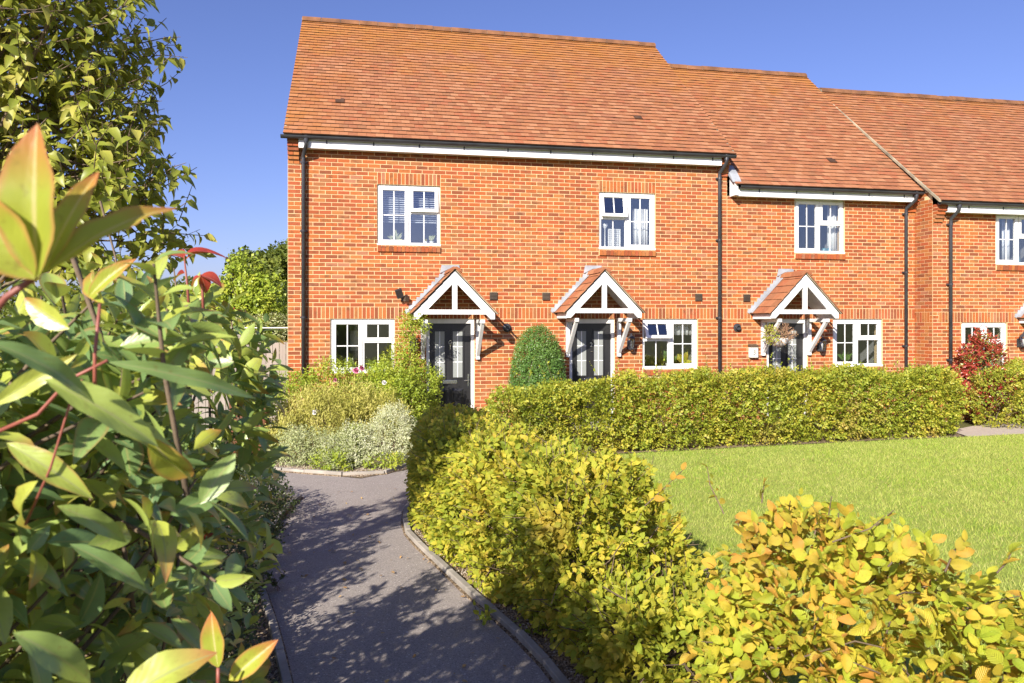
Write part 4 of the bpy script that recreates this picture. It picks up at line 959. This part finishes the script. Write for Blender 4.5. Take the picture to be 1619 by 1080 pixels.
for (b, t_, d0, d1, wpx, tilt) in big:
    p0, p1 = at_depth(*b, d0), at_depth(*t_, d1); d = p1 - p0
    side = d.normalized().cross(-fw_).normalized(); n_ = (-fw_ * (1 - abs(tilt) * .5) + (Vector((0, 0, 1)) * abs(tilt)) + side * (.3 if tilt < 0 else -.1))
    BP.append(p0); BD.append(d); BN.append(n_); BS.append(d.length); BW.append(wpx / FPX * d0 / d.length * (1.0 if len(BW) < 4 else .8))
for i in range(len(BP)):
    tp = leaf_template(12, 6, BW[i], lance, .5); wv_ = np.sin(tp[0][:, 1] * 17 + i) * .035 * np.abs(tp[0][:, 0]) / BW[i]; tp[0][:, 2] += wv_
    leaf_objects(tP, [BP[i]], [BD[i]], [BN[i]], [BS[i]], [tp], M['photinia_young' if i < 4 or i in (8, 9, 10, 19, 20) else 'photinia'], curls=((.10, .22, .32, .05, .3, .42, .25, .38, .5)[i % 9],))
m = MB()
for pts, r in (([(-30, 520), (10, 470), (60, 436)], .0034), ([(-20, 690), (60, 655), (110, 600), (170, 570)], .0028), ([(40, 830), (80, 740), (110, 640), (130, 600)], .0018), ([(150, 640), (150, 560), (158, 480)], .0025), ([(345, 1090), (345, 1056)], .003)):
    m.tube([at_depth(x, y, .63 if r > .0032 and x < 70 and y < 530 else .95 if y < 900 else 1.15) for x, y in pts], [r, r * .9, r * .8, r * .7][:len(pts)], 7)
m.build('stem', M['red_stem'], tP, smooth=True, kind='stuff')
# red curled shoot standing over the hedge
for (b, t_, wpx, cv) in (((291, 408), (271, 396), 12, .5), ((292, 405), (322, 379), 9, .9), ((294, 410), (318, 388), 7, .6), ((316, 436), (342, 437), 11, .5), ((316, 437), (300, 447), 9, .5), ((318, 436), (326, 455), 9, .3), ((292, 432), (276, 436), 10, .4)):
    p0, p1 = at_depth(*b, 2.2), at_depth(*t_, 2.2); d = p1 - p0
    leaf_objects(tP, [p0], [d], [Vector((0, -.4, .9))], [d.length * 1.45], [leaf_template(8, 4, 1.7 * wpx / FPX * 2.2 / d.length, lance, .4)], M['photinia_red'], curls=(cv,))
m = MB(); m.tube([at_depth(300, 500, 2.2), at_depth(296, 450, 2.2), at_depth(291, 405, 2.2)], [.005, .004, .002], 6); m.tube([at_depth(322, 500, 2.2), at_depth(320, 460, 2.2), at_depth(317, 434, 2.2)], [.005, .004, .002], 6); m.build('stem', M['red_stem'], tP, smooth=True)

# ------------------------------------------------------------------ cherry tree behind the photinia hedge
c0 = at_depth(70, 150, 4.2)
tT = thing('cherry_tree', (c0.x - .6, c0.y, 0), 'cherry tree with drooping olive-green leaves rising above the photinia hedge', 'tree')
tb = Vector((c0.x - .6, c0.y, 0)); m = MB()
m.tube([tb, tb + Vector((.03, 0, 1.0)), tb + Vector((.05, .03, 2.1)), tb + Vector((.1, 0, 3.4)), tb + Vector((.15, 0, 4.2))], [.07, .06, .05, .03, .012], 10); m.build('trunk', M['bark'], tT, smooth=True)
fT = blob_sdf([(tuple(at_depth(-15, 120, 4.2)), (.84, .65, .95)), (tuple(at_depth(85, 160, 4.2)), (.36, .42, .52)), (tuple(at_depth(118, 285, 4.12)), (.42, .42, .36)), (tuple(at_depth(50, 330, 4.2)), (.6, .5, .42)), (tuple(at_depth(5, -60, 4.2)), (.5, .5, .4)), (tuple(at_depth(100, 375, 4.12)), (.26, .3, .22))], .16, 3.4)
lo = np.array(at_depth(-250, 480, 4.2)) - np.array([.2, 1.6, .1]); hi = np.array(at_depth(340, -180, 4.2)) + np.array([.4, 1.6, .4])
P, G = shell_points(fT, (min(lo[0], hi[0]) - .3, min(lo[1], hi[1]), 2.1), (max(lo[0], hi[0]) + .3, max(lo[1], hi[1]), 5.6), 980, .55, .0, .5)
A_ = unit(G * .6 + np.array([.1, 0, .55]) + rng.normal(0, .35, P.shape)); LT = rng.uniform(.25, .42, len(P))
arr = shoots(P - A_ * .1, A_, LT, 9,   .104, 1.2, False, .25, .6)
near, rest = split_near(arr, 300)
crown = foliage('crown', *rest, T_CHER, M['cherry'], tT, None, curl=.35, curl_sd=.15)
leaf_objects(crown, *near, [T_CHER], M['cherry'], curls=(.15, .3, .45, .6))
m = MB(); cc = tb + Vector((.08, 0, 2.4))
for i in range(0, len(P), 12):
    e = Vector(P[i]); k = random.uniform(.0, .75); s = tb + Vector((.08, 0, 1.9 + 2.2 * k)); md = s.lerp(e, .5) + Vector((0, 0, .12)); m.tube([s, md, e], [.018, .011, .004], 5, False)
m.build('limb', M['bark'], tT, smooth=True); twigs('twig', P, A_, LT * .75, M['bark'], tT, .0035)

# ------------------------------------------------------------------ garden of the first house
def shrub(name, label, cat, parts, n, tpl, mat, size, nl=5, lsh=.12, amp=.08, freq=5.0, spread=.95, planar=False, up=.35, inner=.2, group=None, stem=True, outd=.7, upd=.4, extra=None, curl=.25):
    P0 = np.array([p[0] for p in parts]); R0 = np.array([p[1] for p in parts]); b = P0.mean(0)
    th = thing(name, (b[0], b[1], 0), label, cat, group)
    f = blob_sdf(parts, amp, freq); lo = (P0 - R0).min(0) - .15; hi = (P0 + R0).max(0) + .15; lo[2] = max(lo[2], .02)
    P, G = shell_points(f, lo, hi, n, inner, 0, 1.4); A_ = unit(G * outd + np.array([0, -.05, upd]) + rng.normal(0, .4, P.shape))
    foliage('foliage', *shoots(P - A_ * lsh * .4, A_, np.full(len(P), lsh), nl, size, spread, planar, up), tpl, mat, th, curl=curl)
    if stem:
        m = MB()
        for i in rng.choice(len(P), min(24, len(P)), replace=False):
            e = Vector(P[i]); s = Vector((b[0] + (e.x - b[0]) * .3, b[1] + (e.y - b[1]) * .3, 0)); m.tube([s, s.lerp(e, .5) + Vector((0, 0, .1)), e], [.009, .006, .003], 5, False)
        m.build('stem', M['bark'], th, smooth=True)
    return th, P, A_
tp_, P, A_ = shrub('topiary_bush', 'clipped dark green egg-shaped bush left of the number 2 door', 'bush', [((3.23, -.62, .95), (.53, .50, 1.12))], 10500, T_SMALL, M['topiary'], .042, 4, .07, .012, 6, up=.3, inner=.26)
# climbing rose up the post by the first door
rs, P, A_ = shrub('climbing_rose', 'yellow-green climbing rose up the bracket beside the knocker door', 'climber',
    [((.62, -.55, 1.0), (.36, .35, .62)), ((.80, -.50, 1.65), (.20, .22, .45)), ((.98, -.62, 2.05), (.26, .22, .24)), ((.70, -1.1, .6), (.50, .5, .65)), ((1.12, -.7, .75), (.24, .3, .55)), ((.30, -.75, .95), (.25, .25, .35))], 3400, T_SMALL, M['rose'], .056, 6, .16, .10, 5)
rb_, P, A_ = shrub('rose_bush', 'green rose bush with pink blooms below the ground-floor window', 'bush', [((-.75, -.75, .68), (.58, .45, .66)), ((-.15, -.7, .68), (.52, .42, .68)), ((-1.2, -.95, .55), (.36, .35, .58)), ((.25, -1.0, .6), (.4, .35, .6))], 3400, T_SMALL, M['rose'], .058, 6, .19, .16, 5)
def bloom(parent, p, r, mat):
    PP = []; DD = []; NN = []
    for ring, (k, tilt) in enumerate(((6, .25), (5, .8), (4, 1.2))):
        for i in range(k):
            a = 2 * math.pi * i / k + ring * .5; DD.append((math.cos(a) * math.cos(tilt), -.3 + math.sin(tilt) * -.5, math.sin(a) * math.cos(tilt) + .3 * math.sin(tilt))); PP.append(p); NN.append((-math.cos(a) * .3, -.9, .3))
    foliage('flower', np.array(PP), np.array(DD, float), np.array(NN), np.full(len(PP), r), leaf_template(3, 2, .9, ovate, .2), mat, parent, None, curl=-.3)
for (x, y, r) in ((563, 586, .075), (572, 582, .06), (530, 601, .05), (480, 630, .045)): bloom(rb_, tuple(at_depth(x, y, 12.9)), r, M['petal'])
for (x, y) in ((607, 605), (500, 650)): bloom(rb_, tuple(at_depth(x, y, 12.3)), .05, M['petal_white'])
br_, P, A_ = shrub('feathery_shrub', 'fine-leaved straw-yellow shrub in the middle of the front bed', 'shrub', [((-.75, -1.75, .42), (.62, .55, .55)), ((-.05, -1.7, .42), (.6, .5, .58)), ((.45, -1.75, .38), (.4, .45, .5)), ((-1.1, -2.2, .3), (.3, .4, .42))], 3600, T_THIN, M['broom'], .068, 9, .28, .17, 5, spread=.6, outd=.5, upd=.8)
for (x, y) in ((497, 652),): bloom(br_, tuple(at_depth(x, y, 11.9)), .05, M['petal_white'])
sv_, P, A_ = shrub('silver_shrub', 'rounded silvery white-leaved shrub at the bed corner by the path', 'shrub', [((.42, -2.85, .33), (.46, .48, .50)), ((.02, -3.1, .25), (.38, .42, .40))], 3200, T_SMALL, M['silver'], .03, 6, .14, .12, 6, spread=.9)
sg_, P, A_ = shrub('sage_shrub', 'low grey-green variegated shrub at the left of the front bed', 'shrub', [((-.75, -2.85, .22), (.45, .35, .34)), ((-.3, -3.1, .2), (.4, .4, .3)), ((-1.1, -2.75, .2), (.25, .3, .34))], 2600, T_SMALL, M['sage'], .034, 6, .17, .12, 6, upd=.7)
lv_, P, A_ = shrub('leafy_perennial', 'small bright green leafy plant between the grey shrubs', 'plant', [((-.15, -2.95, .22), (.22, .25, .36)), ((-.45, -3.4, .1), (.25, .24, .2)), ((.3, -3.45, .06), (.3, .2, .14))], 700, T_SMALL, M['rose'], .045, 6, .12, .06, 7)
# red-leaved photinia ball before the projecting house
rd_, P, A_ = shrub('red_shrub', 'rounded shrub with dark red leaves in front of the projecting house', 'shrub', [((12.70, -.95, 1.22), (.58, .34, .60)), ((12.70, -.95, .8), (.52, .32, .6))], 520, T_PHOT, M['photinia_red'], .10, 7, .2, .1, 4, planar=False, spread=1.0)
foliage('green_leaves', *shoots(P[::2] - A_[::2] * .12, A_[::2], np.full(len(P[::2]), .17), 7, .09, 1.1, False, .3), T_PHOT, M['photinia'], rd_)
# low planting along the left kerb, and a few tufts
cv_, P, A_ = shrub('ground_cover', 'low dark small-leaved planting along the left kerb of the path', 'plant', [((-1.18, -9.3, .12), (.5, .6, .34)), ((-1.22, -8.4, .14), (.5, .6, .42)), ((-1.24, -7.5, .18), (.48, .6, .48)), ((-1.24, -6.6, .18), (.46, .6, .46)), ((-1.18, -5.9, .14), (.42, .5, .38)), ((-.93, -10.1, .1), (.42, .5, .25)), ((-.8, -10.7, .1), (.4, .4, .22)), ((-1.25, -5.3, .12), (.4, .35, .30))], 3300, T_SMALL, M['cover'], .045, 6, .12, .09, 5, stem=False)
for (x, y, lab, mt, n) in ((445, 932, 'small dark leafy sprig growing over the left kerb', 'cover', 9), (1130 * .68, 985, 'low yellow hornbeam sprig leaning over the right kerb', 'horn_mid', 8), (842, 1010, 'green weed tuft growing beside the right kerb', 'rose', 12)):
    p = np.array(at_ground(x, y)); p[2] = .03; th = thing('sprig' if 'sprig' in lab else 'weed', tuple(p), lab, 'plant')
    PP = np.repeat(p[None], 3, 0) + rng.normal(0, .03, (3, 3)) * np.array([1, 1, 0]); AA = unit(rng.normal(0, .6, (3, 3)) + np.array([0, 0, .9]))
    foliage('foliage', *shoots(PP, AA, np.full(3, .13), n // 2 + 2, .06, 1.1, False, .4), T_HORN, M[mt], th); twigs('stem', PP, AA, np.full(3, .13), M['bark'], th, .003)

# ------------------------------------------------------------------ hanging basket
hb = at_wall(1233, 540, -.55); bk = thing('hanging_basket', (hb.x, -.55, 1.45), 'white hanging basket of dried pink and yellow plants under the porch', 'hanging basket')
m = MB(); m.lathe([(.03, 0), (.10, .03), (.155, .09), (.175, .17), (.17, .175), (.15, .1), (.03, .02)], (hb.x, -.55, 1.62), 18); m.build('basket', M['pot'], bk, smooth=True)
m = MB()
for k in range(3): a = k * 2.09 + .5; m.tube([(hb.x + .17 * math.cos(a), -.55 + .17 * math.sin(a), 1.79), (hb.x, -.55, 2.12)], .004, 5)
m.tube([(hb.x, -.55, 2.12), (hb.x, -.55, 2.19), (8.21, -.55, 2.20)], .006, 5); m.build('chain', M['vent'], bk)
f = blob_sdf([((hb.x, -.55, 1.86), (.27, .25, .17))], .03, 8); P, G = shell_points(f, (hb.x - .35, -.9, 1.65), (hb.x + .35, -.2, 2.1), 330, .14, 0, 1); A_ = unit(G + np.array([0, 0, .3]) + rng.normal(0, .4, P.shape))
foliage('plants', *shoots(P, A_, np.full(len(P), .10), 6, .035, .8, False, .3), T_SMALL, M['heather'], bk); k_ = P[:, 0] < hb.x - .12
foliage('plants', *shoots(P[k_], A_[k_], np.full(k_.sum(), .12), 6, .05, .9, False, .3), T_SMALL, M['rose'], bk)

# ------------------------------------------------------------------ behind the glass
def blind(x0, x1, z0, z1, y, label):
    b = thing('venetian_blind', ((x0 + x1) / 2, y, z0), label, 'blind'); n = int((z1 - z0) / .042)
    quick('head_rail', M['blind'], b, (x0, x1, y - .025, y + .025, z1, z1 + .035))
    m = MB(); m.T = Matrix.Rotation(R(28), 4, 'X'); m.box(-(x1 - x0) / 2, (x1 - x0) / 2, -.022, .022, -.0015, .0015); me = bpy.data.meshes.new('slat'); me.from_pydata(m.v, [], m.f); me.materials.append(M['blind'])
    for k in range(n): place('slat', me, b, ((x0 + x1) / 2, y, z1 - .02 - k * .042))
blind(.33, .84, 4.02, 4.66, .19, 'white venetian blind half lowered in the tall light of the upper left window'); blind(.88, 1.40, 4.02, 4.66, .19, 'white venetian blind half lowered behind the top-hung upper left light')
def curtain(x0, x1, z0, z1, y, label, mat=None):
    m = MB(); n = 28; xs = np.linspace(x0, x1, n + 1); pts = [(x, y + .02 * math.sin((x - x0) * 70) + .008 * math.sin(x * 31)) for x in xs]
    m.add([(x, yy, z0) for x, yy in pts] + [(x + .01 * math.sin(x * 9), yy, z1) for x, yy in pts], [(i, i + 1, n + 2 + i, n + 1 + i) for i in range(n)])
    o = m.build('curtain', mat or M['curtain'], None, smooth=True); sd = o.modifiers.new('thick', 'SOLIDIFY'); sd.thickness = .004
    return props(o, label, 'curtain')
curtain(5.45, 5.76, 3.60, 4.45, .24, 'white curtain with gathered folds in the right light of the second upper window')
curtain(9.88, 10.10, 3.6, 4.70, .24, 'white curtain drawn aside in the upper window above the hanging basket')
curtain(13.82, 14.0, 3.38, 4.45, -.29, 'pale curtain in the upper window of the projecting house', M['blind'])
curtain(6.3, 6.72, 1.85, 2.16, .24, 'short white roller curtain in the open-lighted ground-floor window')
# lace screen on the sill of the second upper window
ls = thing('lace_screen', (5.04, .2, 3.60), 'white pierced lattice screen standing inside the second upper window', 'screen')
quick('screen_frame', M['curtain'], ls, (4.90, 4.92, .2, .22, 3.6, 4.02), (5.145, 5.165, .2, .22, 3.6, 4.02), (4.92, 5.145, .2, .22, 4.0, 4.02), (4.92, 5.145, .2, .22, 3.6, 3.62))
for k in range(6): quick('slat', M['curtain'], ls, (4.935 + k * .038, 4.955 + k * .038, .205, .215, 3.62, 4.0))
for k in range(8): quick('crossbar', M['curtain'], ls, (4.92, 5.145, .2035, .2165, 3.655 + k * .045, 3.668 + k * .045))
def potted(x, y, z, label, mat, n=16, L=.16, tpl=None, spread=.7, pot=.05):
    th = thing('potted_plant', (x, y, z), label, 'plant'); m = MB(); m.lathe([(pot * .7, 0), (pot, .09), (pot * .9, .09), (pot * .8, .07)], (x, y, z), 12); m.build('pot', M['pot'], th, smooth=True)
    PP = np.tile(np.array([[x, y, z + .08]]), (n, 1)); DD = unit(rng.normal(0, spread, (n, 3)) + np.array([0, -.1, 1.0])); foliage('foliage', PP, DD, unit(rng.normal(0, .4, (n, 3)) + np.array([0, -.8, .4])), rng.uniform(.7, 1.1, n) * L, tpl or T_THIN, mat, th, curl=.3)
potted(.62, .2, 3.60, 'spiky grey-green houseplant on the upper left window sill', M['silver'], 26, .22)
potted(1.31, .2, 3.60, 'small upright cactus-like houseplant on the upper left window sill', M['sage'], 14, .16, T_SMALL, .2, .045)
potted(1.20, .2, 3.60, 'tiny yellow plant beside the cactus-like houseplant', M['broom'], 8, .06, T_SMALL, .5, .03)
potted(-.42, .2, 1.18, 'dark leafy houseplant in the tall light of the ground-floor window', M['cover'], 20, .2, T_SMALL)
potted(-.22, .2, 1.18, 'white-flowered houseplant in the ground-floor window', M['sage'], 18, .2, T_SMALL)
potted(.14, .2, 1.18, 'bright green broad-leaved houseplant in the ground-floor window', M['rose'], 14, .2, T_SMALL)
potted(6.52, .2, 1.18, 'yellow and orange flowering houseplant in the open-lighted ground-floor window', M['horn_near'], 20, .28, T_SMALL, .4)
potted(6.2, .22, 1.18, 'tall green houseplant in the open-lighted ground-floor window', M['topiary'], 16, .3, T_SMALL, .4)
potted(10.3, .2, 1.18, 'green houseplant in the ground-floor window of the middle house', M['topiary'], 16, .25, T_SMALL, .5)
for (x, lab) in ((9.78, 'teal glass jar on the upper sill above the basket'), (9.90, 'small blue pot on the upper sill above the basket')):
    m = MB(); m.lathe([(.05, 0), (.06, .05), (.05, .1), (.035, .12), (.03, .12)], (x, .2, 3.60), 14); props(m.build('jar', M['blue'], None, smooth=True), lab, 'jar')
m = MB(); m.lathe([(.07, 0), (.085, .08), (.05, .22), (.015, .36), (.012, .44), (.008, .44)], (14.13, -.33, 3.38), 16); props(m.build('vase', M['blue'], None, smooth=True), 'tall teal glass vase in the upper window of the projecting house', 'vase')
m = MB(); m.lathe([(.035, 0), (.04, .02), (.012, .1), (.012, .42), (.05, .46), (.06, .52), (.02, .5)], (4.83, .2, 3.60), 12); props(m.build('ornament', M['curtain'], None, smooth=True), 'white heart-topped ornament inside the second upper window', 'ornament')
cream = quick('kitchen_panel', M['curtain'], None, (-.25, .02, .9, .93, 1.55, 1.95)); props(cream, 'pale panel inside the ground-floor window left of the rose', 'panel')

# ------------------------------------------------------------------ beside and behind the houses
fn = thing('timber_fence', (-2.5, 1.0, 0), 'grey weathered board fence at the side of the tallest house', 'fence')
for k in range(16):
    x = -1.37 - .125 * (k + 1); j = random.uniform(-.01, .01); bevel(quick('board', M['fence'], fn, (x + .004, x + .121, .99 + .012 * (k % 2), 1.008 + .012 * (k % 2), .03, 1.72 + j)), .003)
quick('rail', M['fence'], fn, (-3.4, -1.37, 1.025, 1.065, .35, .43), (-3.4, -1.37, 1.025, 1.065, 1.40, 1.48))
quick('top_rail', M['sign'], fn, (-3.4, -1.37, 1.03, 1.055, 2.0, 2.02)); quick('post', M['fence'], fn, (-2.42, -2.34, 1.066, 1.14, 0, 2.05))
bn = thing('wheelie_bin', (-1.75, -1.9, 0), 'brown wheeled bin with white label left of the house corner', 'bin')
m = MB(); v = [(-1.99, -2.15, .08), (-1.51, -2.15, .08), (-1.53, -1.68, .08), (-1.97, -1.68, .08), (-2.04, -2.24, .98), (-1.46, -2.24, .98), (-1.46, -1.62, .98), (-2.04, -1.62, .98)]
m.add(v, [(0, 1, 5, 4), (1, 2, 6, 5), (2, 3, 7, 6), (3, 0, 4, 7), (4, 5, 6, 7), (3, 2, 1, 0)]); bevel(m.build('body', M['bin'], bn), .03)
m = MB(); m.prism([(-2.28, .985), (-2.28, 1.03), (-2.05, 1.075), (-1.62, 1.085), (-1.58, .985)], 'x', -2.06, -1.44); bevel(m.build('lid', M['vent'], bn), .02)
for s in (-1.98, -1.56):
    m = MB(); m.T = Matrix.Translation((s, -1.66, .1)) @ Matrix.Rotation(R(90), 4, 'Y'); m.lathe([(.02, 0), (.1, .0), (.1, .05), (.02, .05)], (0, 0, 0), 16); m.build('wheel', M['black'], bn)
m = MB(); m.T = Matrix.Translation((-1.68, -2.222, .70)) @ Matrix.Rotation(R(-5.7), 4, 'X'); m.box(-.1, .1, -.004, .0, -.08, .06); m.build('bin_label', M['sign'], bn)
m = MB(); m.T = Matrix.Translation((-1.68, -2.237, .86)) @ Matrix.Rotation(R(84), 4, 'X'); m.lathe([(.04, 0), (.06, .004), (.06, .008), (.04, .008)], (0, 0, 0), 18); m.build('emblem', M['sign'], bn)
def far_tree(name, label, base, h, parts, n, mat, size):
    th = thing(name, base, label, 'tree', 'trees beyond the fence'); b = Vector(base); m = MB(); m.tube([b, b + Vector((0, 0, h * .5)), b + Vector((.2, 0, h * .85))], [.22, .16, .06], 9)
    m.build('trunk', M['bark'], th, smooth=True); m = MB()
    for c, r in parts: m.tube([b + Vector((0, 0, h * .35)), (b + Vector((0, 0, h * .45))).lerp(Vector(c), .6), Vector(c)], [.1, .07, .03], 6, False)
    m.build('limb', M['bark'], th, smooth=True)
    f = blob_sdf(parts, .75, 1.6); P0 = np.array([p[0] for p in parts]); R0 = np.array([p[1] for p in parts]); P, G = shell_points(f, (P0 - R0).min(0) - .6, (P0 + R0).max(0) + .6, n, 1.0, .1, 1.2, .2)
    A_ = unit(G + rng.normal(0, .6, P.shape) + np.array([0, 0, .3])); foliage('crown', *shoots(P, A_, np.full(len(P), .35), 5, size, 1.0, False, .3), T_FAR, mat, th)
def bg_px(x, y, d): return tuple(at_depth(x, y, d))
q = at_depth(440, 507, 40); far_tree('oak_tree', 'broad dark green oak rising behind the fence beside the house wall', (q.x, q.y, 0), 5.5, [(bg_px(425, 440, 40), (1.5, 1.8, 1.1)), (bg_px(450, 430, 41), (1.3, 1.5, 1.0)), (bg_px(470, 460, 40), (1.6, 1.8, 1.4)), (bg_px(405, 470, 40), (1.4, 1.6, 1.2)), (bg_px(440, 495, 40), (1.8, 1.8, 1.2))], 4200, M['oak'], .26)
q = at_depth(375, 507, 26); far_tree('pear_tree', 'slender pale green tree standing left of the oak behind the fence', (q.x, q.y, 0), 4.4, [(bg_px(375, 470, 26), (.62, .7, 1.1)), (bg_px(368, 425, 26), (.3, .35, .65)), (bg_px(395, 480, 26), (.5, .6, .7)), (bg_px(355, 490, 26), (.7, .7, .8))], 2000, M['rose'], .15)
q = at_depth(250, 507, 45); far_tree('field_maple', 'bushy green tree half hidden behind the photinia hedge', (q.x, q.y, 0), 4.0, [(bg_px(330, 490, 45), (2.0, 2, 1.2)), (bg_px(260, 495, 45), (2.2, 2, 1.1)), (bg_px(180, 500, 45), (2.4, 2, 1.2)), (bg_px(90, 500, 45), (2.4, 2, 1.2))], 2600, M['oak'], .28)
sh = thing('privet_hedge', (-4, 7, 0), 'pale olive hedge showing above the board fence', 'hedge'); f = hedge_sdf([(-7, 7.0), (-1.7, 7.0)], .6, [(0, 2.15), (6, 2.2)], .3, .15, 2.0); P, G = shell_points(f, (-7.8, 6, .6), (-1, 8, 2.6), 2600, .25, 0, 1.2)
foliage('foliage', *shoots(P, unit(G + rng.normal(0, .5, P.shape)), np.full(len(P), .14), 5, .07, 1.0, False, .3), T_SMALL, M['sage'], sh); hedge_branches(sh, [(-7, 7.0), (-1.7, 7.0)], 2.0, step=.5)

# ------------------------------------------------------------------ grass, grit and fallen leaves
def in_poly(P, poly):
    x, y = P[:, 0], P[:, 1]; c = np.zeros(len(P), bool); n = len(poly)
    for i in range(n):
        (x1, y1), (x2, y2) = poly[i], poly[(i + 1) % n]
        with np.errstate(divide='ignore', invalid='ignore'): c ^= ((y1 > y) != (y2 > y)) & (x < (x2 - x1) * (y - y1) / (y2 - y1 + 1e-12) + x1)
    return c
def scatter(poly, n, box):
    P = rng.uniform(box[:2], box[2:], (n, 2)); return P[in_poly(P, poly)]
Q = scatter(LAWN, 330000, (1.2, -13.5, 14.5, -1.9)); n = len(Q); yaw = rng.uniform(0, 6.283, n); h = rng.uniform(.018, .045, n) * (1 + .5 * lump(np.c_[Q, np.zeros(n)], 4)); wd = rng.uniform(.002, .0042, n); lean = rng.normal(0, .5, (n, 2))
V = np.empty((n, 3, 3)); dx = np.c_[np.cos(yaw), np.sin(yaw)] * wd[:, None]
V[:, 0, :2] = Q - dx; V[:, 1, :2] = Q + dx; V[:, 2, :2] = Q + lean * h[:, None]; V[:, 0, 2] = V[:, 1, 2] = .007; V[:, 2, 2] = .008 + h
V = V.reshape(-1, 3); V, c = recentre(V); o = place('grass', np_mesh('grass', V, np.arange(len(V)).reshape(-1, 3), M['grass'], None, False), None, c); props(o, 'short mown yellow-green grass of the lawn', 'grass', kind='stuff')
# pebbles and bark bits on the beds
def bits(name, poly, n, box, s, mat, label, cat):
    Q = scatter(poly, n, box); n = len(Q); ico = np.array([(1, 0, 0), (-1, 0, 0), (0, 1, 0), (0, -1, 0), (0, 0, 1), (0, 0, -1)]); F = np.array([(0, 2, 4), (2, 1, 4), (1, 3, 4), (3, 0, 4), (2, 0, 5), (1, 2, 5), (3, 1, 5), (0, 3, 5)])
    sz = rng.uniform(.4, 1.2, (n, 1, 3)) * s; V = ico[None] * sz; a = rng.uniform(0, 6.28, n); ca, sa = np.cos(a)[:, None], np.sin(a)[:, None]; X = V[..., 0] * ca - V[..., 1] * sa; Y = V[..., 0] * sa + V[..., 1] * ca
    V = np.stack([X + Q[:, :1], Y + Q[:, 1:], V[..., 2] * .7 + .018], -1).reshape(-1, 3); FF = (F[None] + (np.arange(n) * 6)[:, None, None]).reshape(-1, 3); V, c = recentre(V)
    props(place(name, np_mesh(name, V, FF, mat, None, False), None, c), label, cat, kind='stuff')
t = NT('grit'); M['grit'] = t.done(t.bsdf(t.ramp(t.rnd(3.3), [(0, (.22, .15, .09)), (.4, (.36, .28, .19)), (.7, (.45, .40, .34)), (1, (.16, .10, .06))]), .9, .2))
bits('grit', KR[2:12] + [(2.1, -11), (2.1, -9.6), (1.7, -8.2), (1.45, -6.5), (1.4, -5)], 12000, (.3, -11, 1.5, -5), .011, M['grit'], 'pale grit and bark strewn between the kerb and the hornbeam hedge', 'grit')
bits('bark_chips', [(-1.3, -3.2), (-.03, -4.0), (.66, -3.5), (.7, -2.6), (-1.3, -2.6)], 9000, (-1.4, -4.1, .8, -2.5), .012, M['grit'], 'bark chips at the edge of the front bed', 'bark chips')
Q = np.concatenate([scatter(KR + KL[::-1], 160, (-1, -11, 1.4, -4.5)), scatter(KR[2:12] + [(1.9, -11), (1.4, -5)], 420, (.3, -11, 1.6, -5)), scatter(LAWN, 170, (1.4, -11, 11, -2.4))]); n = len(Q)
foliage('fallen_leaves', np.c_[Q, np.where(in_poly(Q, LAWN), .045, .022)], unit(np.c_[rng.normal(size=(n, 2)), np.zeros(n)]), unit(np.c_[rng.normal(0, .25, (n, 2)), np.ones(n)]), rng.uniform(.02, .05, n), T_HORN, M['litter'], None)
props(bpy.data.objects['fallen_leaves'], 'dry brown leaves scattered over the path, kerb edge and lawn', 'leaves', kind='stuff')
